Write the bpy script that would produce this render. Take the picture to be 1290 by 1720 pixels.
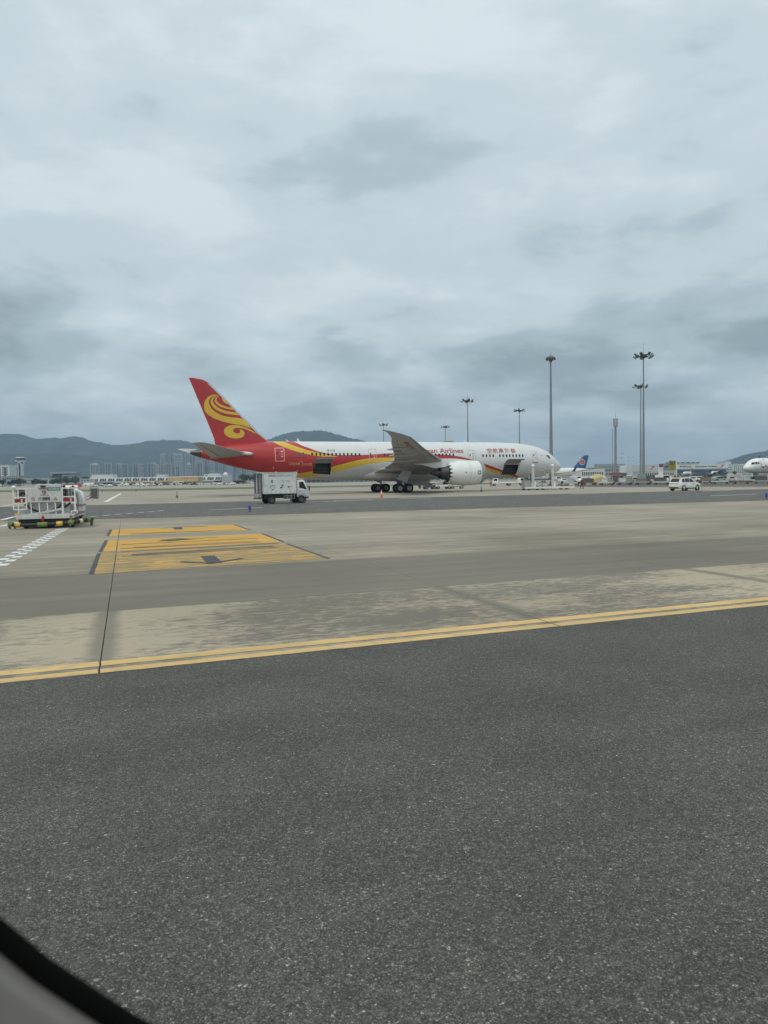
import bpy, bmesh, math, random
from mathutils import Vector, Matrix, noise as mnoise
from mathutils.geometry import tessellate_polygon
random.seed(11)
sc = bpy.context.scene
COL = sc.collection
for o in list(bpy.data.objects): bpy.data.objects.remove(o)

# ------------------------------------------------------------------ camera
def rad(a): return math.radians(a)
CAM_H, PITCH, ROLL = 2.1, 2.45, 0.85
cd = bpy.data.cameras.new('camera')
cam = bpy.data.objects.new('camera', cd); COL.objects.link(cam)
_f = Vector((0, math.cos(rad(PITCH)), -math.sin(rad(PITCH)))); _r = Vector((1, 0, 0)); _u = _r.cross(_f)
_r2 = _r*math.cos(rad(ROLL)) - _u*math.sin(rad(ROLL)); _u2 = _r*math.sin(rad(ROLL)) + _u*math.cos(rad(ROLL))
M = Matrix.Identity(4)
for i in range(3):
    M[i][0] = _r2[i]; M[i][1] = _u2[i]; M[i][2] = -_f[i]
M.translation = Vector((0, 0, CAM_H)); cam.matrix_world = M
cd.sensor_fit = 'VERTICAL'; cd.sensor_height = 36; cd.lens = 27.0
cd.clip_start = 0.02; cd.clip_end = 30000
cd.dof.use_dof = True; cd.dof.focus_distance = 14; cd.dof.aperture_fstop = 7.5
sc.camera = cam

# ------------------------------------------------------------------ sky, sun, exposure
SUN_EL, SUN_AZ = 60.0, 205.0          # azimuth clockwise from +Y: behind the camera, a little to the left
W = bpy.data.worlds.new('World'); sc.world = W; W.use_nodes = True
nt = W.node_tree; nt.nodes.clear()
def N(t, kind, **kw):
    n = t.nodes.new(kind)
    for k, v in kw.items():
        if k == 'ins':
            for a, b in v.items(): n.inputs[a].default_value = b
        else: setattr(n, k, v)
    return n
def L(t, a, b): t.links.new(a, b)
def math_node(t, op, a, b=None, c=None, clamp=False):
    n = t.nodes.new('ShaderNodeMath'); n.operation = op; n.use_clamp = clamp
    for i, x in enumerate((a, b, c)):
        if x is None: continue
        if isinstance(x, (int, float)): n.inputs[i].default_value = x
        else: t.links.new(x, n.inputs[i])
    return n.outputs[0]
def mix_col(t, fac, a, b, blend='MIX'):
    n = t.nodes.new('ShaderNodeMix'); n.data_type = 'RGBA'; n.blend_type = blend
    for s, x in ((n.inputs[0], fac), (n.inputs[6], a), (n.inputs[7], b)):
        if isinstance(x, (int, float)): s.default_value = x
        elif isinstance(x, (tuple, list)): s.default_value = tuple(x)+(1,) if len(x) == 3 else x
        else: t.links.new(x, s)
    return n.outputs[2]
def ramp(t, src, stops, interp='LINEAR'):
    n = t.nodes.new('ShaderNodeValToRGB'); cr = n.color_ramp; cr.interpolation = interp
    while len(cr.elements) < len(stops): cr.elements.new(0.5)
    for e, (p, c) in zip(cr.elements, stops):
        e.position = p; e.color = tuple(c)+(1,) if len(c) == 3 else c
    t.links.new(src, n.inputs[0]); return n.outputs[0]
def noise_tex(t, vec, scale, detail=4, rough=.5, dist=0):
    n = t.nodes.new('ShaderNodeTexNoise'); n.inputs['Scale'].default_value = scale
    n.inputs['Detail'].default_value = detail; n.inputs['Roughness'].default_value = rough
    n.inputs['Distortion'].default_value = dist
    if vec is not None: t.links.new(vec, n.inputs['Vector'])
    return n.outputs['Fac']
tc = N(nt, 'ShaderNodeTexCoord'); sep = N(nt, 'ShaderNodeSeparateXYZ'); L(nt, tc.outputs['Generated'], sep.inputs[0])
zc = math_node(nt, 'MAXIMUM', sep.outputs[2], 0.0)
den = math_node(nt, 'ADD', zc, 0.14)
px = math_node(nt, 'DIVIDE', sep.outputs[0], den); py = math_node(nt, 'DIVIDE', sep.outputs[1], den)
cmb = N(nt, 'ShaderNodeCombineXYZ'); L(nt, px, cmb.inputs[0]); L(nt, py, cmb.inputs[1]); cmb.inputs[2].default_value = 9.0
n1 = noise_tex(nt, cmb.outputs[0], 0.62, 7, .52, .35)
n2 = noise_tex(nt, cmb.outputs[0], 1.9, 9, .58, .2)
cmb2 = N(nt, 'ShaderNodeCombineXYZ'); L(nt, math_node(nt, 'MULTIPLY', sep.outputs[0], 1.0), cmb2.inputs[0]); L(nt, math_node(nt, 'MULTIPLY', sep.outputs[1], 1.0), cmb2.inputs[1]); L(nt, math_node(nt, 'MULTIPLY', zc, 2.6), cmb2.inputs[2])
n3 = noise_tex(nt, cmb2.outputs[0], 5.5, 9, .56, .25)      # lower puffs seen edge-on towards the horizon
blend = math_node(nt, 'ADD', math_node(nt, 'MULTIPLY', n1, .50), math_node(nt, 'ADD', math_node(nt, 'MULTIPLY', n2, .22), math_node(nt, 'MULTIPLY', n3, .28)))
cl = ramp(nt, blend, [(0.385, (.33, .41, .44)), (0.455, (.47, .575, .615)), (0.515, (.61, .71, .75)), (0.60, (.73, .815, .85))], 'EASE')
hz = math_node(nt, 'MULTIPLY', math_node(nt, 'SUBTRACT', 0.14, zc), 1/0.14, clamp=True)
cl = mix_col(nt, math_node(nt, 'MULTIPLY', hz, .60), cl, (.59, .68, .745))
pf = noise_tex(nt, cmb2.outputs[0], 11.0, 8, .55, .3)                              # soft heaps of cloud low over the horizon
bandz = math_node(nt, 'MULTIPLY', math_node(nt, 'SUBTRACT', 0.26, zc), 1/0.2, clamp=True)
cl = mix_col(nt, bandz, cl, mix_col(nt, 1.0, cl, ramp(nt, pf, [(.36, (.91, .91, .915)), (.50, (1, 1, 1)), (.56, (1.08, 1.075, 1.07)), (.68, (1.2, 1.18, 1.16))], 'EASE'), 'MULTIPLY'))
grad = math_node(nt, 'ADD', math_node(nt, 'MULTIPLY', zc, .16), .985)       # overcast sky: brighter towards the zenith
cl = mix_col(nt, 1.0, cl, grad, 'MULTIPLY')
cl10 = mix_col(nt, 1.0, cl, (10, 10, 10), 'MULTIPLY')
sky = N(nt, 'ShaderNodeTexSky', sky_type='NISHITA', sun_disc=False, sun_elevation=rad(SUN_EL), sun_rotation=rad(SUN_AZ), air_density=1.2, dust_density=2.5)
bg = N(nt, 'ShaderNodeBackground'); bg.inputs['Strength'].default_value = 0.1
L(nt, mix_col(nt, 0.93, sky.outputs[0], cl10), bg.inputs['Color'])
L(nt, bg.outputs[0], N(nt, 'ShaderNodeOutputWorld').inputs['Surface'])

sd = bpy.data.lights.new('sun', 'SUN'); sd.energy = 1.5; sd.angle = rad(24); sd.color = (1.0, .925, .79)
sun = bpy.data.objects.new('sun', sd); COL.objects.link(sun)
_d = Vector((math.sin(rad(SUN_AZ))*math.cos(rad(SUN_EL)), math.cos(rad(SUN_AZ))*math.cos(rad(SUN_EL)), math.sin(rad(SUN_EL))))
sun.rotation_euler = (-_d).to_track_quat('-Z', 'Y').to_euler(); sun.location = (0, -20, 60)

vs = sc.view_settings; vs.view_transform = 'Standard'; vs.look = 'None'; vs.exposure = 0.0; vs.gamma = 1.0; vs.use_curve_mapping = False
sc.display_settings.display_device = 'sRGB'
sc.cycles.volume_bounces = 0; sc.cycles.max_bounces = 6; sc.cycles.transparent_max_bounces = 8

# ------------------------------------------------------------------ helpers
class MB:
    """collects shapes; build() links them as ONE mesh object"""
    def __init__(s): s.v = []; s.f = []
    def add(s, vs_, fs_):
        b = len(s.v); s.v += [tuple(p) for p in vs_]; s.f += [tuple(i+b for i in f) for f in fs_]; return s
    def box(s, x0, x1, y0, y1, z0, z1, mat=None):
        p = [(x, y, z) for z in (z0, z1) for y in (y0, y1) for x in (x0, x1)]
        if mat: p = [mat @ Vector(q) for q in p]
        return s.add(p, [(0, 2, 3, 1), (4, 5, 7, 6), (0, 1, 5, 4), (2, 6, 7, 3), (0, 4, 6, 2), (1, 3, 7, 5)])
    def hexa(s, bot, top):      # four bottom points, four top points, both counter-clockwise from above
        return s.add(list(bot)+list(top), [(3, 2, 1, 0), (4, 5, 6, 7)]+[(i, (i+1) % 4, 4+(i+1) % 4, 4+i) for i in range(4)])
    def loft(s, rings, closed=True, cap0=True, cap1=True):
        n = len(rings[0]); b = len(s.v)
        for r in rings: s.v += [tuple(p) for p in r]
        for i in range(len(rings)-1):
            for j in range(n if closed else n-1):
                k = (j+1) % n
                s.f.append((b+i*n+j, b+i*n+k, b+(i+1)*n+k, b+(i+1)*n+j))
        if closed and cap0: s.f.append(tuple(b+j for j in reversed(range(n))))
        if closed and cap1: s.f.append(tuple(b+(len(rings)-1)*n+j for j in range(n)))
        return s
    def cyl(s, p0, p1, r0, r1=None, n=12, caps=True):
        p0 = Vector(p0); p1 = Vector(p1); r1 = r0 if r1 is None else r1
        d = (p1-p0).normalized(); a = d.orthogonal().normalized(); b = d.cross(a)
        rg = lambda p, r: [p+(a*math.cos(t)+b*math.sin(t))*r for t in [2*math.pi*i/n for i in range(n)]]
        return s.loft([rg(p0, r0), rg(p1, r1)], True, caps, caps)
    def bar(s, p0, p1, w, h=None):
        p0 = Vector(p0); p1 = Vector(p1); h = h or w
        d = (p1-p0).normalized(); up = Vector((0, 0, 1)) if abs(d.z) < .95 else Vector((0, 1, 0))
        a = d.cross(up).normalized()*w/2; b = a.normalized().cross(d)*h/2
        rg = lambda p: [p-a-b, p+a-b, p+a+b, p-a+b]
        return s.loft([rg(p0), rg(p1)])
    def tube(s, pts, r, n=8, caps=True):
        pts = [Vector(p) for p in pts]; rings = []; prev = None
        for i, p in enumerate(pts):
            d = (pts[min(i+1, len(pts)-1)]-pts[max(i-1, 0)]).normalized()
            a = d.orthogonal().normalized() if prev is None else (prev-d*prev.dot(d)).normalized()
            prev = a; b = d.cross(a); rr = r[i] if isinstance(r, (list, tuple)) else r
            rings.append([p+(a*math.cos(t)+b*math.sin(t))*rr for t in [2*math.pi*k/n for k in range(n)]])
        return s.loft(rings, True, caps, caps)
    def lathe(s, prof, origin, axis, n=24, cap0=False, cap1=False):   # prof: (distance along axis, radius)
        o = Vector(origin); d = Vector(axis).normalized(); a = d.orthogonal().normalized(); b = d.cross(a)
        return s.loft([[o+d*x+(a*math.cos(t)+b*math.sin(t))*r for t in [2*math.pi*k/n for k in range(n)]] for x, r in prof], True, cap0, cap1)
    def prism(s, poly, axis, lo, hi):   # poly in the two other axes (order x,y,z without axis)
        def P(a, b, c): return {'x': (c, a, b), 'y': (a, c, b), 'z': (a, b, c)}[axis]
        n = len(poly); b0 = len(s.v)
        s.v += [P(a, b, lo) for a, b in poly]+[P(a, b, hi) for a, b in poly]
        s.f.append(tuple(b0+i for i in range(n))); s.f.append(tuple(b0+n+i for i in reversed(range(n))))
        for i in range(n):
            k = (i+1) % n; s.f.append((b0+i, b0+n+i, b0+n+k, b0+k))
        return s
    def mesh(s, name, smooth=0, bevel=0, seg=2):
        me = bpy.data.meshes.new(name); me.from_pydata(s.v, [], s.f); me.update()
        bm = bmesh.new(); bm.from_mesh(me)
        bmesh.ops.recalc_face_normals(bm, faces=bm.faces)
        if bevel:
            es = [e for e in bm.edges if len(e.link_faces) == 2 and e.calc_face_angle(0) > .5]
            bmesh.ops.bevel(bm, geom=es, offset=bevel, segments=seg, affect='EDGES', profile=.5, clamp_overlap=True)
        bm.to_mesh(me); bm.free()
        if smooth:
            for p in me.polygons: p.use_smooth = True
            me.set_sharp_from_angle(angle=smooth)
        return me
    def build(s, name, m, parent=None, smooth=0, bevel=0, seg=2):
        return link(name, s.mesh(name, smooth, bevel, seg), m, parent)
def link(name, me, m, parent=None):
    o = bpy.data.objects.new(name, me); COL.objects.link(o)
    if m is not None and not me.materials:
        for x in (m if isinstance(m, (list, tuple)) else [m]): me.materials.append(x)
    if parent: o.parent = parent
    return o
def tag(o, label, cat, group=None):
    o['label'] = label; o['category'] = cat
    if group: o['group'] = group
    return o
def thing(name, label, cat, loc=(0, 0, 0), rz=0, group=None):
    o = bpy.data.objects.new(name, None); COL.objects.link(o); o.empty_display_size = .3
    o.location = loc; o.rotation_euler = (0, 0, rz); return tag(o, label, cat, group)
def struct(o, kind='structure'):
    o['kind'] = kind; return o
def dup(root, loc=None, rz=None, label=None, group=None, scale=None):
    def cp(o, par):
        c = o.copy(); COL.objects.link(c); c.parent = par
        for ch in o.children: cp(ch, c)
        return c
    r = cp(root, None)
    if loc is not None: r.location = loc
    if rz is not None: r.rotation_euler = (0, 0, rz)
    if scale is not None: r.scale = (scale,)*3 if isinstance(scale, (int, float)) else scale
    if label: r['label'] = label
    if group: r['group'] = group
    return r
def text_mesh(body, size=1.0, align='LEFT', bold=0.0):
    """flat lettering as a mesh in its own x/y plane"""
    cu = bpy.data.curves.new('lettering', 'FONT'); cu.body = body; cu.size = size; cu.align_x = align; cu.resolution_u = 3; cu.offset = bold
    o = bpy.data.objects.new('lettering', cu); COL.objects.link(o)
    dg = bpy.context.evaluated_depsgraph_get(); dg.update()
    me = bpy.data.meshes.new_from_object(o.evaluated_get(dg))
    bpy.data.objects.remove(o); bpy.data.curves.remove(cu); me.materials.clear(); return me
def map_mesh(me, fn, cuts=None):
    """bend a flat mesh onto a surface; cuts = y values at which it is sliced first"""
    bm = bmesh.new(); bm.from_mesh(me)
    for y in (cuts or []):
        g = bm.verts[:]+bm.edges[:]+bm.faces[:]
        bmesh.ops.bisect_plane(bm, geom=g, plane_co=(0, y, 0), plane_no=(0, 1, 0))
    for v in bm.verts: v.co = fn(v.co.x, v.co.y)
    bm.to_mesh(me); bm.free(); me.update(); return me
def fit_mesh(me, x0, x1, y0, y1):
    xs = [v.co.x for v in me.vertices]; ys = [v.co.y for v in me.vertices]
    a, b, c, d = min(xs), max(xs), min(ys), max(ys)
    for v in me.vertices:
        v.co.x = x0+(v.co.x-a)/(b-a)*(x1-x0); v.co.y = y0+(v.co.y-c)/(d-c)*(y1-y0); v.co.z = 0
    return me
def poly_mesh(name, poly):
    tri = tessellate_polygon([[Vector((x, y, 0)) for x, y in poly]])
    me = bpy.data.meshes.new(name); fs = []
    for a, b, c in tri:
        (ax, ay), (bx, by), (cx, cy) = poly[a], poly[b], poly[c]; d = (bx-ax)*(cy-ay)-(by-ay)*(cx-ax)
        if abs(d) > 1e-9: fs.append((a, b, c) if d > 0 else (c, b, a))
    me.from_pydata([(x, y, 0) for x, y in poly], [], fs); me.update(); return me
def pchip(pts):
    xs = [p[0] for p in pts]; ys = [p[1] for p in pts]; n = len(xs)
    d = [(ys[i+1]-ys[i])/(xs[i+1]-xs[i]) for i in range(n-1)]; m = [d[0]]
    for i in range(1, n-1): m.append(0 if d[i-1]*d[i] <= 0 else 2*d[i-1]*d[i]/(d[i-1]+d[i]))
    m.append(d[-1])
    def f(x):
        if x <= xs[0]: return ys[0]
        if x >= xs[-1]: return ys[-1]
        i = max(k for k in range(n-1) if xs[k] <= x); h = xs[i+1]-xs[i]; t = (x-xs[i])/h
        return ys[i]*(1+2*t)*(1-t)**2+h*m[i]*t*(1-t)**2+ys[i+1]*t*t*(3-2*t)+h*m[i+1]*t*t*(t-1)
    return f

# ------------------------------------------------------------------ materials
def pm(name):
    m = bpy.data.materials.new(name); m.use_nodes = True; t = m.node_tree
    return m, t, t.nodes['Principled BSDF']
def mat(name, col, rough=.5, metal=0.0, var=.12, scale=2.0, bump=0.0, bscale=None, coat=0.0, dirt=0.0):
    m, t, b = pm(name)
    c = N(t, 'ShaderNodeTexCoord').outputs['Object']
    n = noise_tex(t, c, scale, 6, .6)
    lo = tuple(x*(1-var) for x in col); hi = tuple(min(1, x*(1+var)) for x in col)
    o = ramp(t, n, [(.3, lo), (.7, hi)])
    if dirt:
        d = ramp(t, noise_tex(t, c, scale*2.7, 8, .7, .6), [(.52, (0, 0, 0)), (.72, (1, 1, 1))])
        o = mix_col(t, math_node(t, 'MULTIPLY', d, dirt), o, tuple(x*.35+.02 for x in col))
    L(t, o, b.inputs['Base Color'])
    L(t, math_node(t, 'ADD', math_node(t, 'MULTIPLY', n, .16), max(.02, rough-.08)), b.inputs['Roughness'])
    b.inputs['Metallic'].default_value = metal; b.inputs['Coat Weight'].default_value = coat
    if bump:
        bn = N(t, 'ShaderNodeBump'); bn.inputs['Strength'].default_value = bump; bn.inputs['Distance'].default_value = .02
        L(t, noise_tex(t, c, bscale or scale*8, 5, .6), bn.inputs['Height']); L(t, bn.outputs[0], b.inputs['Normal'])
    return m
white = mat('white_paint', (.78, .79, .77), .38, var=.05, scale=1.2, coat=.2)
white_dirty = mat('white_paint_worn', (.72, .73, .70), .5, var=.10, scale=1.6, dirt=.35)
offwhite = mat('pale_paint', (.55, .56, .54), .5, var=.08, dirt=.3)
grey = mat('grey_paint', (.33, .34, .335), .5, var=.08)
dgrey = mat('dark_grey_paint', (.10, .105, .105), .55, var=.15)
wing_grey = mat('wing_grey', (.36, .365, .36), .42, var=.05, scale=.35)
lip_grey = mat('inlet_metal', (.33, .34, .34), .38, .35, var=.06)
black = mat('black_plastic', (.018, .018, .019), .55, var=.2)
rubber = mat('tyre_rubber', (.022, .022, .023), .8, var=.25, scale=5)
steel = mat('steel', (.42, .42, .41), .38, .8, var=.12)
galv = mat('galvanised_steel', (.24, .26, .265), .55, .25, var=.1, scale=.6)
exh = mat('exhaust_metal', (.085, .082, .08), .42, .75, var=.2, scale=1.2)
glass = mat('dark_glass', (.02, .024, .027), .08, var=.15)
red = mat('red_paint', (.42, .028, .032), .36, var=.05, scale=.5, coat=.25)
yellow = mat('yellow_paint', (.68, .45, .045), .38, var=.05, scale=.5, coat=.2)
lred = mat('lettering_red', (.36, .022, .035), .45, var=.05)
ink = mat('lettering_dark', (.045, .05, .055), .5, var=.1)
orange = mat('orange_plastic', (.72, .13, .04), .55, var=.1, scale=6)
amber = mat('amber_plastic', (.75, .38, .05), .4, var=.1)
blue = mat('blue_plastic', (.02, .06, .42), .4, var=.1)
taillight = mat('red_lamp_plastic', (.26, .028, .02), .25, var=.2, scale=9)
green_wrap = mat('green_hose_wrap', (.15, .225, .06), .8, var=.25, scale=7)
yellow_wrap = mat('yellow_hose_wrap', (.66, .40, .07), .7, var=.3, scale=9)
gold = mat('gold_lettering', (.62, .38, .16), .45, var=.05)
# ------------------------------------------------------------------ the setting: ground
GA, GB = 22.1, 18.5                     # pavement grid: joint directions in degrees
A_ = Vector((math.cos(rad(GA)), math.sin(rad(GA)))); B_ = Vector((-math.sin(rad(GB)), math.cos(rad(GB)))); O_ = Vector((-.14, 9.64))
def G(u, v, z=0): p = O_+A_*u+B_*v; return (p.x, p.y, z)
def sheet(name, pts, z, m, kind='structure', parent=None):
    me = poly_mesh(name, pts)
    for v in me.vertices: v.co.z = z
    o = link(name, me, m, parent)
    if not parent: struct(o, kind)
    return o
def grid_coord(t, sx=1, sy=1):
    g = N(t, 'ShaderNodeNewGeometry'); mp = N(t, 'ShaderNodeMapping'); mp.vector_type = 'POINT'
    mp.inputs['Rotation'].default_value = (0, 0, -rad(GA))
    L(t, g.outputs['Position'], mp.inputs['Vector'])
    m2 = N(t, 'ShaderNodeMapping'); m2.inputs['Scale'].default_value = (sx, sy, 1); L(t, mp.outputs[0], m2.inputs['Vector'])
    return m2.outputs[0]
def concrete(name, dark, pale, lo, hi, streak=.35, joint_band=False, fine=1.0, tint=(.8, .8, .8)):
    m, t, b = pm(name)
    v0 = grid_coord(t); vs_ = grid_coord(t, .10, 1.6); vm = grid_coord(t, .55, 1.35)
    pn_ = noise_tex(t, vm, .75 if not joint_band else 6.5, 10, .74, .5)
    if joint_band:
        uv0 = N(t, 'ShaderNodeUVMap'); s0_ = N(t, 'ShaderNodeSeparateXYZ'); L(t, uv0.outputs[0], s0_.inputs[0])
        du0 = math_node(t, 'SUBTRACT', .5, math_node(t, 'ABSOLUTE', math_node(t, 'SUBTRACT', s0_.outputs[0], .5)))
        nearj = ramp(t, du0, [(.03, (1, 1, 1)), (.34, (0, 0, 0))])
        pn_ = math_node(t, 'ADD', pn_, math_node(t, 'ADD', math_node(t, 'MULTIPLY', math_node(t, 'SUBTRACT', noise_tex(t, vm, .45, 4, .5), .5), .75), math_node(t, 'MULTIPLY', nearj, .15)))
    patch = ramp(t, pn_, [(lo, (0, 0, 0)), (hi, (1, 1, 1))])
    st = noise_tex(t, vs_, 1.0, 6, .6)
    big = noise_tex(t, v0, .16, 4, .5)
    f = math_node(t, 'ADD', math_node(t, 'MULTIPLY', patch, 1-streak), math_node(t, 'MULTIPLY', ramp(t, st, [(.38, (0, 0, 0)), (.64, (1, 1, 1))]), streak), clamp=True)
    c = mix_col(t, f, dark, pale)
    if joint_band:
        uv = N(t, 'ShaderNodeUVMap'); s = N(t, 'ShaderNodeSeparateXYZ'); L(t, uv.outputs[0], s.inputs[0])
        du = math_node(t, 'SUBTRACT', .5, math_node(t, 'ABSOLUTE', math_node(t, 'SUBTRACT', s.outputs[0], .5)))
        wob = math_node(t, 'ADD', du, math_node(t, 'MULTIPLY', math_node(t, 'SUBTRACT', noise_tex(t, v0, 2.2, 5, .6), .5), .040))
        dk = ramp(t, wob, [(.014, (1, 1, 1)), (.040, (0, 0, 0))])
        c = mix_col(t, math_node(t, 'MULTIPLY', dk, .8), c, dark)
    c = mix_col(t, 1, c, ramp(t, big, [(.3, tint), (.7, (1.12, 1.12, 1.12))]), 'MULTIPLY')
    gr = noise_tex(t, v0, 55*fine, 3, .7)
    c = mix_col(t, 1, c, ramp(t, gr, [(.3, (.86, .86, .86)), (.7, (1.14, 1.14, 1.14))]), 'MULTIPLY')
    oi = N(t, 'ShaderNodeObjectInfo')
    rv = math_node(t, 'ADD', math_node(t, 'MULTIPLY', oi.outputs['Random'], .14), .93)
    c = mix_col(t, 1, c, rv, 'MULTIPLY')
    c = mix_col(t, 1, c, (1.025, .975, .95), 'MULTIPLY')
    L(t, c, b.inputs['Base Color']); b.inputs['Roughness'].default_value = .86; b.inputs['Specular IOR Level'].default_value = .3
    bn = N(t, 'ShaderNodeBump'); bn.inputs['Strength'].default_value = .25; bn.inputs['Distance'].default_value = .004
    L(t, gr, bn.inputs['Height']); L(t, bn.outputs[0], b.inputs['Normal'])
    return m
def asphalt(name, base, stone, scale, speck=1.0, bump=.8, marks=False):
    m, t, b = pm(name)
    g = N(t, 'ShaderNodeNewGeometry').outputs['Position']
    def vor(sc_):
        vo = N(t, 'ShaderNodeTexVoronoi', feature='F1'); vo.inputs['Scale'].default_value = sc_; L(t, g, vo.inputs['Vector'])
        hs = N(t, 'ShaderNodeSeparateColor'); L(t, vo.outputs['Color'], hs.inputs[0]); return vo.outputs['Distance'], hs.outputs[0]
    d1, c1 = vor(scale); d2, c2 = vor(scale*.52)
    sv = ramp(t, c1, [(0, (.62, .62, .62)), (.5, (.93, .93, .93)), (.82, (1.25, 1.25, 1.24)), (.95, (1.75, 1.75, 1.7)), (1, (2.9*speck, 2.9*speck, 2.8*speck))])
    sv2 = ramp(t, c2, [(0, (.80, .80, .80)), (.6, (1, 1, 1)), (.9, (1.2, 1.2, 1.18)), (.985, (1.5, 1.5, 1.45)), (1, (3.0*speck, 3.0*speck, 2.9*speck))])
    pit = ramp(t, d1, [(.25, (1, 1, 1)), (.62, (.5, .5, .5))])
    big = ramp(t, noise_tex(t, g, .55, 6, .6, .3), [(.3, tuple(x*.80 for x in base)), (.5, base), (.72, tuple(x*1.22 for x in base))])
    c = mix_col(t, 1, mix_col(t, 1, mix_col(t, 1, big, sv, 'MULTIPLY'), sv2, 'MULTIPLY'), pit, 'MULTIPLY')
    c = mix_col(t, ramp(t, noise_tex(t, g, scale*.09, 5, .7), [(.5, (0, 0, 0)), (.8, (.45, .45, .45))]), c, stone)
    if marks:      # faint wheel tracks and old oil spots
        tr_ = ramp(t, noise_tex(t, grid_coord(t, .05, .9), 1.0, 3, .5), [(.40, (.91, .91, .91)), (.52, (1, 1, 1))])
        oil = ramp(t, noise_tex(t, g, 1.7, 3, .45), [(.70, (1, 1, 1)), (.79, (.72, .72, .72))])
        c = mix_col(t, 1, mix_col(t, 1, c, tr_, 'MULTIPLY'), oil, 'MULTIPLY')
    L(t, c, b.inputs['Base Color']); b.inputs['Roughness'].default_value = .85; b.inputs['Specular IOR Level'].default_value = .3
    bn = N(t, 'ShaderNodeBump'); bn.inputs['Strength'].default_value = bump; bn.inputs['Distance'].default_value = .005; bn.invert = True
    L(t, d1, bn.inputs['Height']); L(t, bn.outputs[0], b.inputs['Normal'])
    return m
def paint(name, col, under, amount=.35, scale=3.0, sx=.5):
    """worn road paint: colour with spots of the pavement showing through"""
    m, t, b = pm(name); v = grid_coord(t, sx, 1.2)
    n = noise_tex(t, v, scale, 10, .74, .4)
    w = ramp(t, n, [(.62-amount*.35, (0, 0, 0)), (.70-amount*.25, (1, 1, 1))])
    c = mix_col(t, math_node(t, 'MULTIPLY', w, min(1, amount*2)), ramp(t, noise_tex(t, v, 1.1, 4, .6), [(.3, tuple(x*.82 for x in col)), (.7, tuple(x*1.12 for x in col))]), under)
    L(t, c, b.inputs['Base Color']); b.inputs['Roughness'].default_value = .75
    return m

m_ground = mat('far_ground', (.13, .14, .10), .95, var=.25, scale=.01)
m_shoulder = asphalt('shoulder_asphalt', (.128, .125, .113), (.175, .168, .145), 125, 1.0, .7, True)
m_road = asphalt('road_asphalt', (.165, .162, .150), (.21, .205, .185), 14, .55, .3)
m_bed = mat('joint_filler', (.055, .055, .05), .95, var=.2)
m_row = [concrete('concrete_worn', (.182, .174, .146), (.395, .358, .27), .485, .63, .06, True),
         concrete('concrete_dark', (.168, .161, .136), (.235, .221, .18), .50, .80, .5),
         concrete('concrete_mottled', (.205, .194, .158), (.355, .325, .25), .46, .66, .45),
         concrete('concrete_streaked', (.245, .23, .188), (.37, .345, .28), .42, .66, .65)]
m_apron = concrete('apron_concrete', (.275, .26, .22), (.40, .375, .315), .40, .70, .75, fine=.1)
m_grass = mat('airfield_grass', (.105, .125, .060), .95, var=.3, scale=.08)
m_yline = paint('yellow_line_paint', (.63, .425, .17), (.30, .265, .20), .30, 7)
m_yel = paint('yellow_marking_paint', (.58, .325, .050), (.40, .27, .11), .30, 1.6)
m_yelw = paint('worn_yellow_paint', (.57, .33, .085), (.25, .195, .09), .62, 2.6, .45)
m_blk = paint('black_marking_paint', (.055, .058, .062), (.13, .13, .12), .25, 3)
m_blkw = paint('faded_black_paint', (.085, .08, .065), (.20, .155, .07), .45, 5)
m_wline = paint('white_line_paint', (.70, .71, .69), (.25, .25, .23), .25, 4)

sheet('ground', [(-8000, -1800), (8000, -1800), (8000, 8000), (-8000, 8000)], -.14, m_ground)
ap = sheet('apron', [G(-260, 36)[:2], G(330, 36)[:2], (620, 330), (300, 420), (200, 300), (30, 240), (-20, 215), (-64, 199), (-160, 235), (-420, 330)], -.002, m_apron)
sheet('joint_bed', [G(-260, -.02)[:2], G(330, -.02)[:2], G(330, 44)[:2], G(-260, 44)[:2]], -.03, m_bed)
shoulder = sheet('asphalt_shoulder', [G(-60, -30)[:2], G(60, -30)[:2]]+[G(60-i*.5, -.006+.012*random.random())[:2] for i in range(241)], 0, m_shoulder)
sheet('grass', [(-420, 330), (-160, 235), (-64, 199), (-20, 215), (30, 240), (200, 300), (200, 372), (60, 306), (-10, 276), (-90, 268), (-240, 338), (-600, 520)], .012, m_grass, 'stuff')
sheet('far_taxiway', [(-600, 521), (-240, 339), (-90, 269), (-10, 277), (60, 307), (200, 373), (620, 330), (900, 900), (-1100, 900)], 0, m_apron)

# concrete slabs, one object each, recessed joints between them
concrete_apron = struct(bpy.data.objects.new('concrete_taxiway', None)); COL.objects.link(concrete_apron)
SW = 6.07; rows = [0, 4.36, 10.04, 14.95, 20, 25, 30, 35, 40]
def slab_mesh(w, h):
    e = .0045; c = .005
    def P(u, v, z): p = A_*u+B_*v; return (p.x, p.y, z)
    U, V = w/2-e, h/2-e
    b = [P(-U, -V, -.028), P(U, -V, -.028), P(U, V, -.028), P(-U, V, -.028)]
    m_ = [P(-U, -V, -.010), P(U, -V, -.010), P(U, V, -.010), P(-U, V, -.010)]
    t_ = [P(-U+c, -V+c, 0), P(U-c, -V+c, 0), P(U-c, V-c, 0), P(-U+c, V-c, 0)]
    me = bpy.data.meshes.new('slab')
    fs = [(8, 9, 10, 11)]+[(i, (i+1) % 4, 4+(i+1) % 4, 4+i) for i in range(4)]+[(4+i, 4+(i+1) % 4, 8+(i+1) % 4, 8+i) for i in range(4)]
    me.from_pydata(b+m_+t_, [], fs)
    uvl = me.uv_layers.new(name='UVMap'); uq = [(0, 0), (1, 0), (1, 1), (0, 1)]
    for lp in me.loops: uvl.data[lp.index].uv = uq[lp.vertex_index % 4]
    return me
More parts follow.
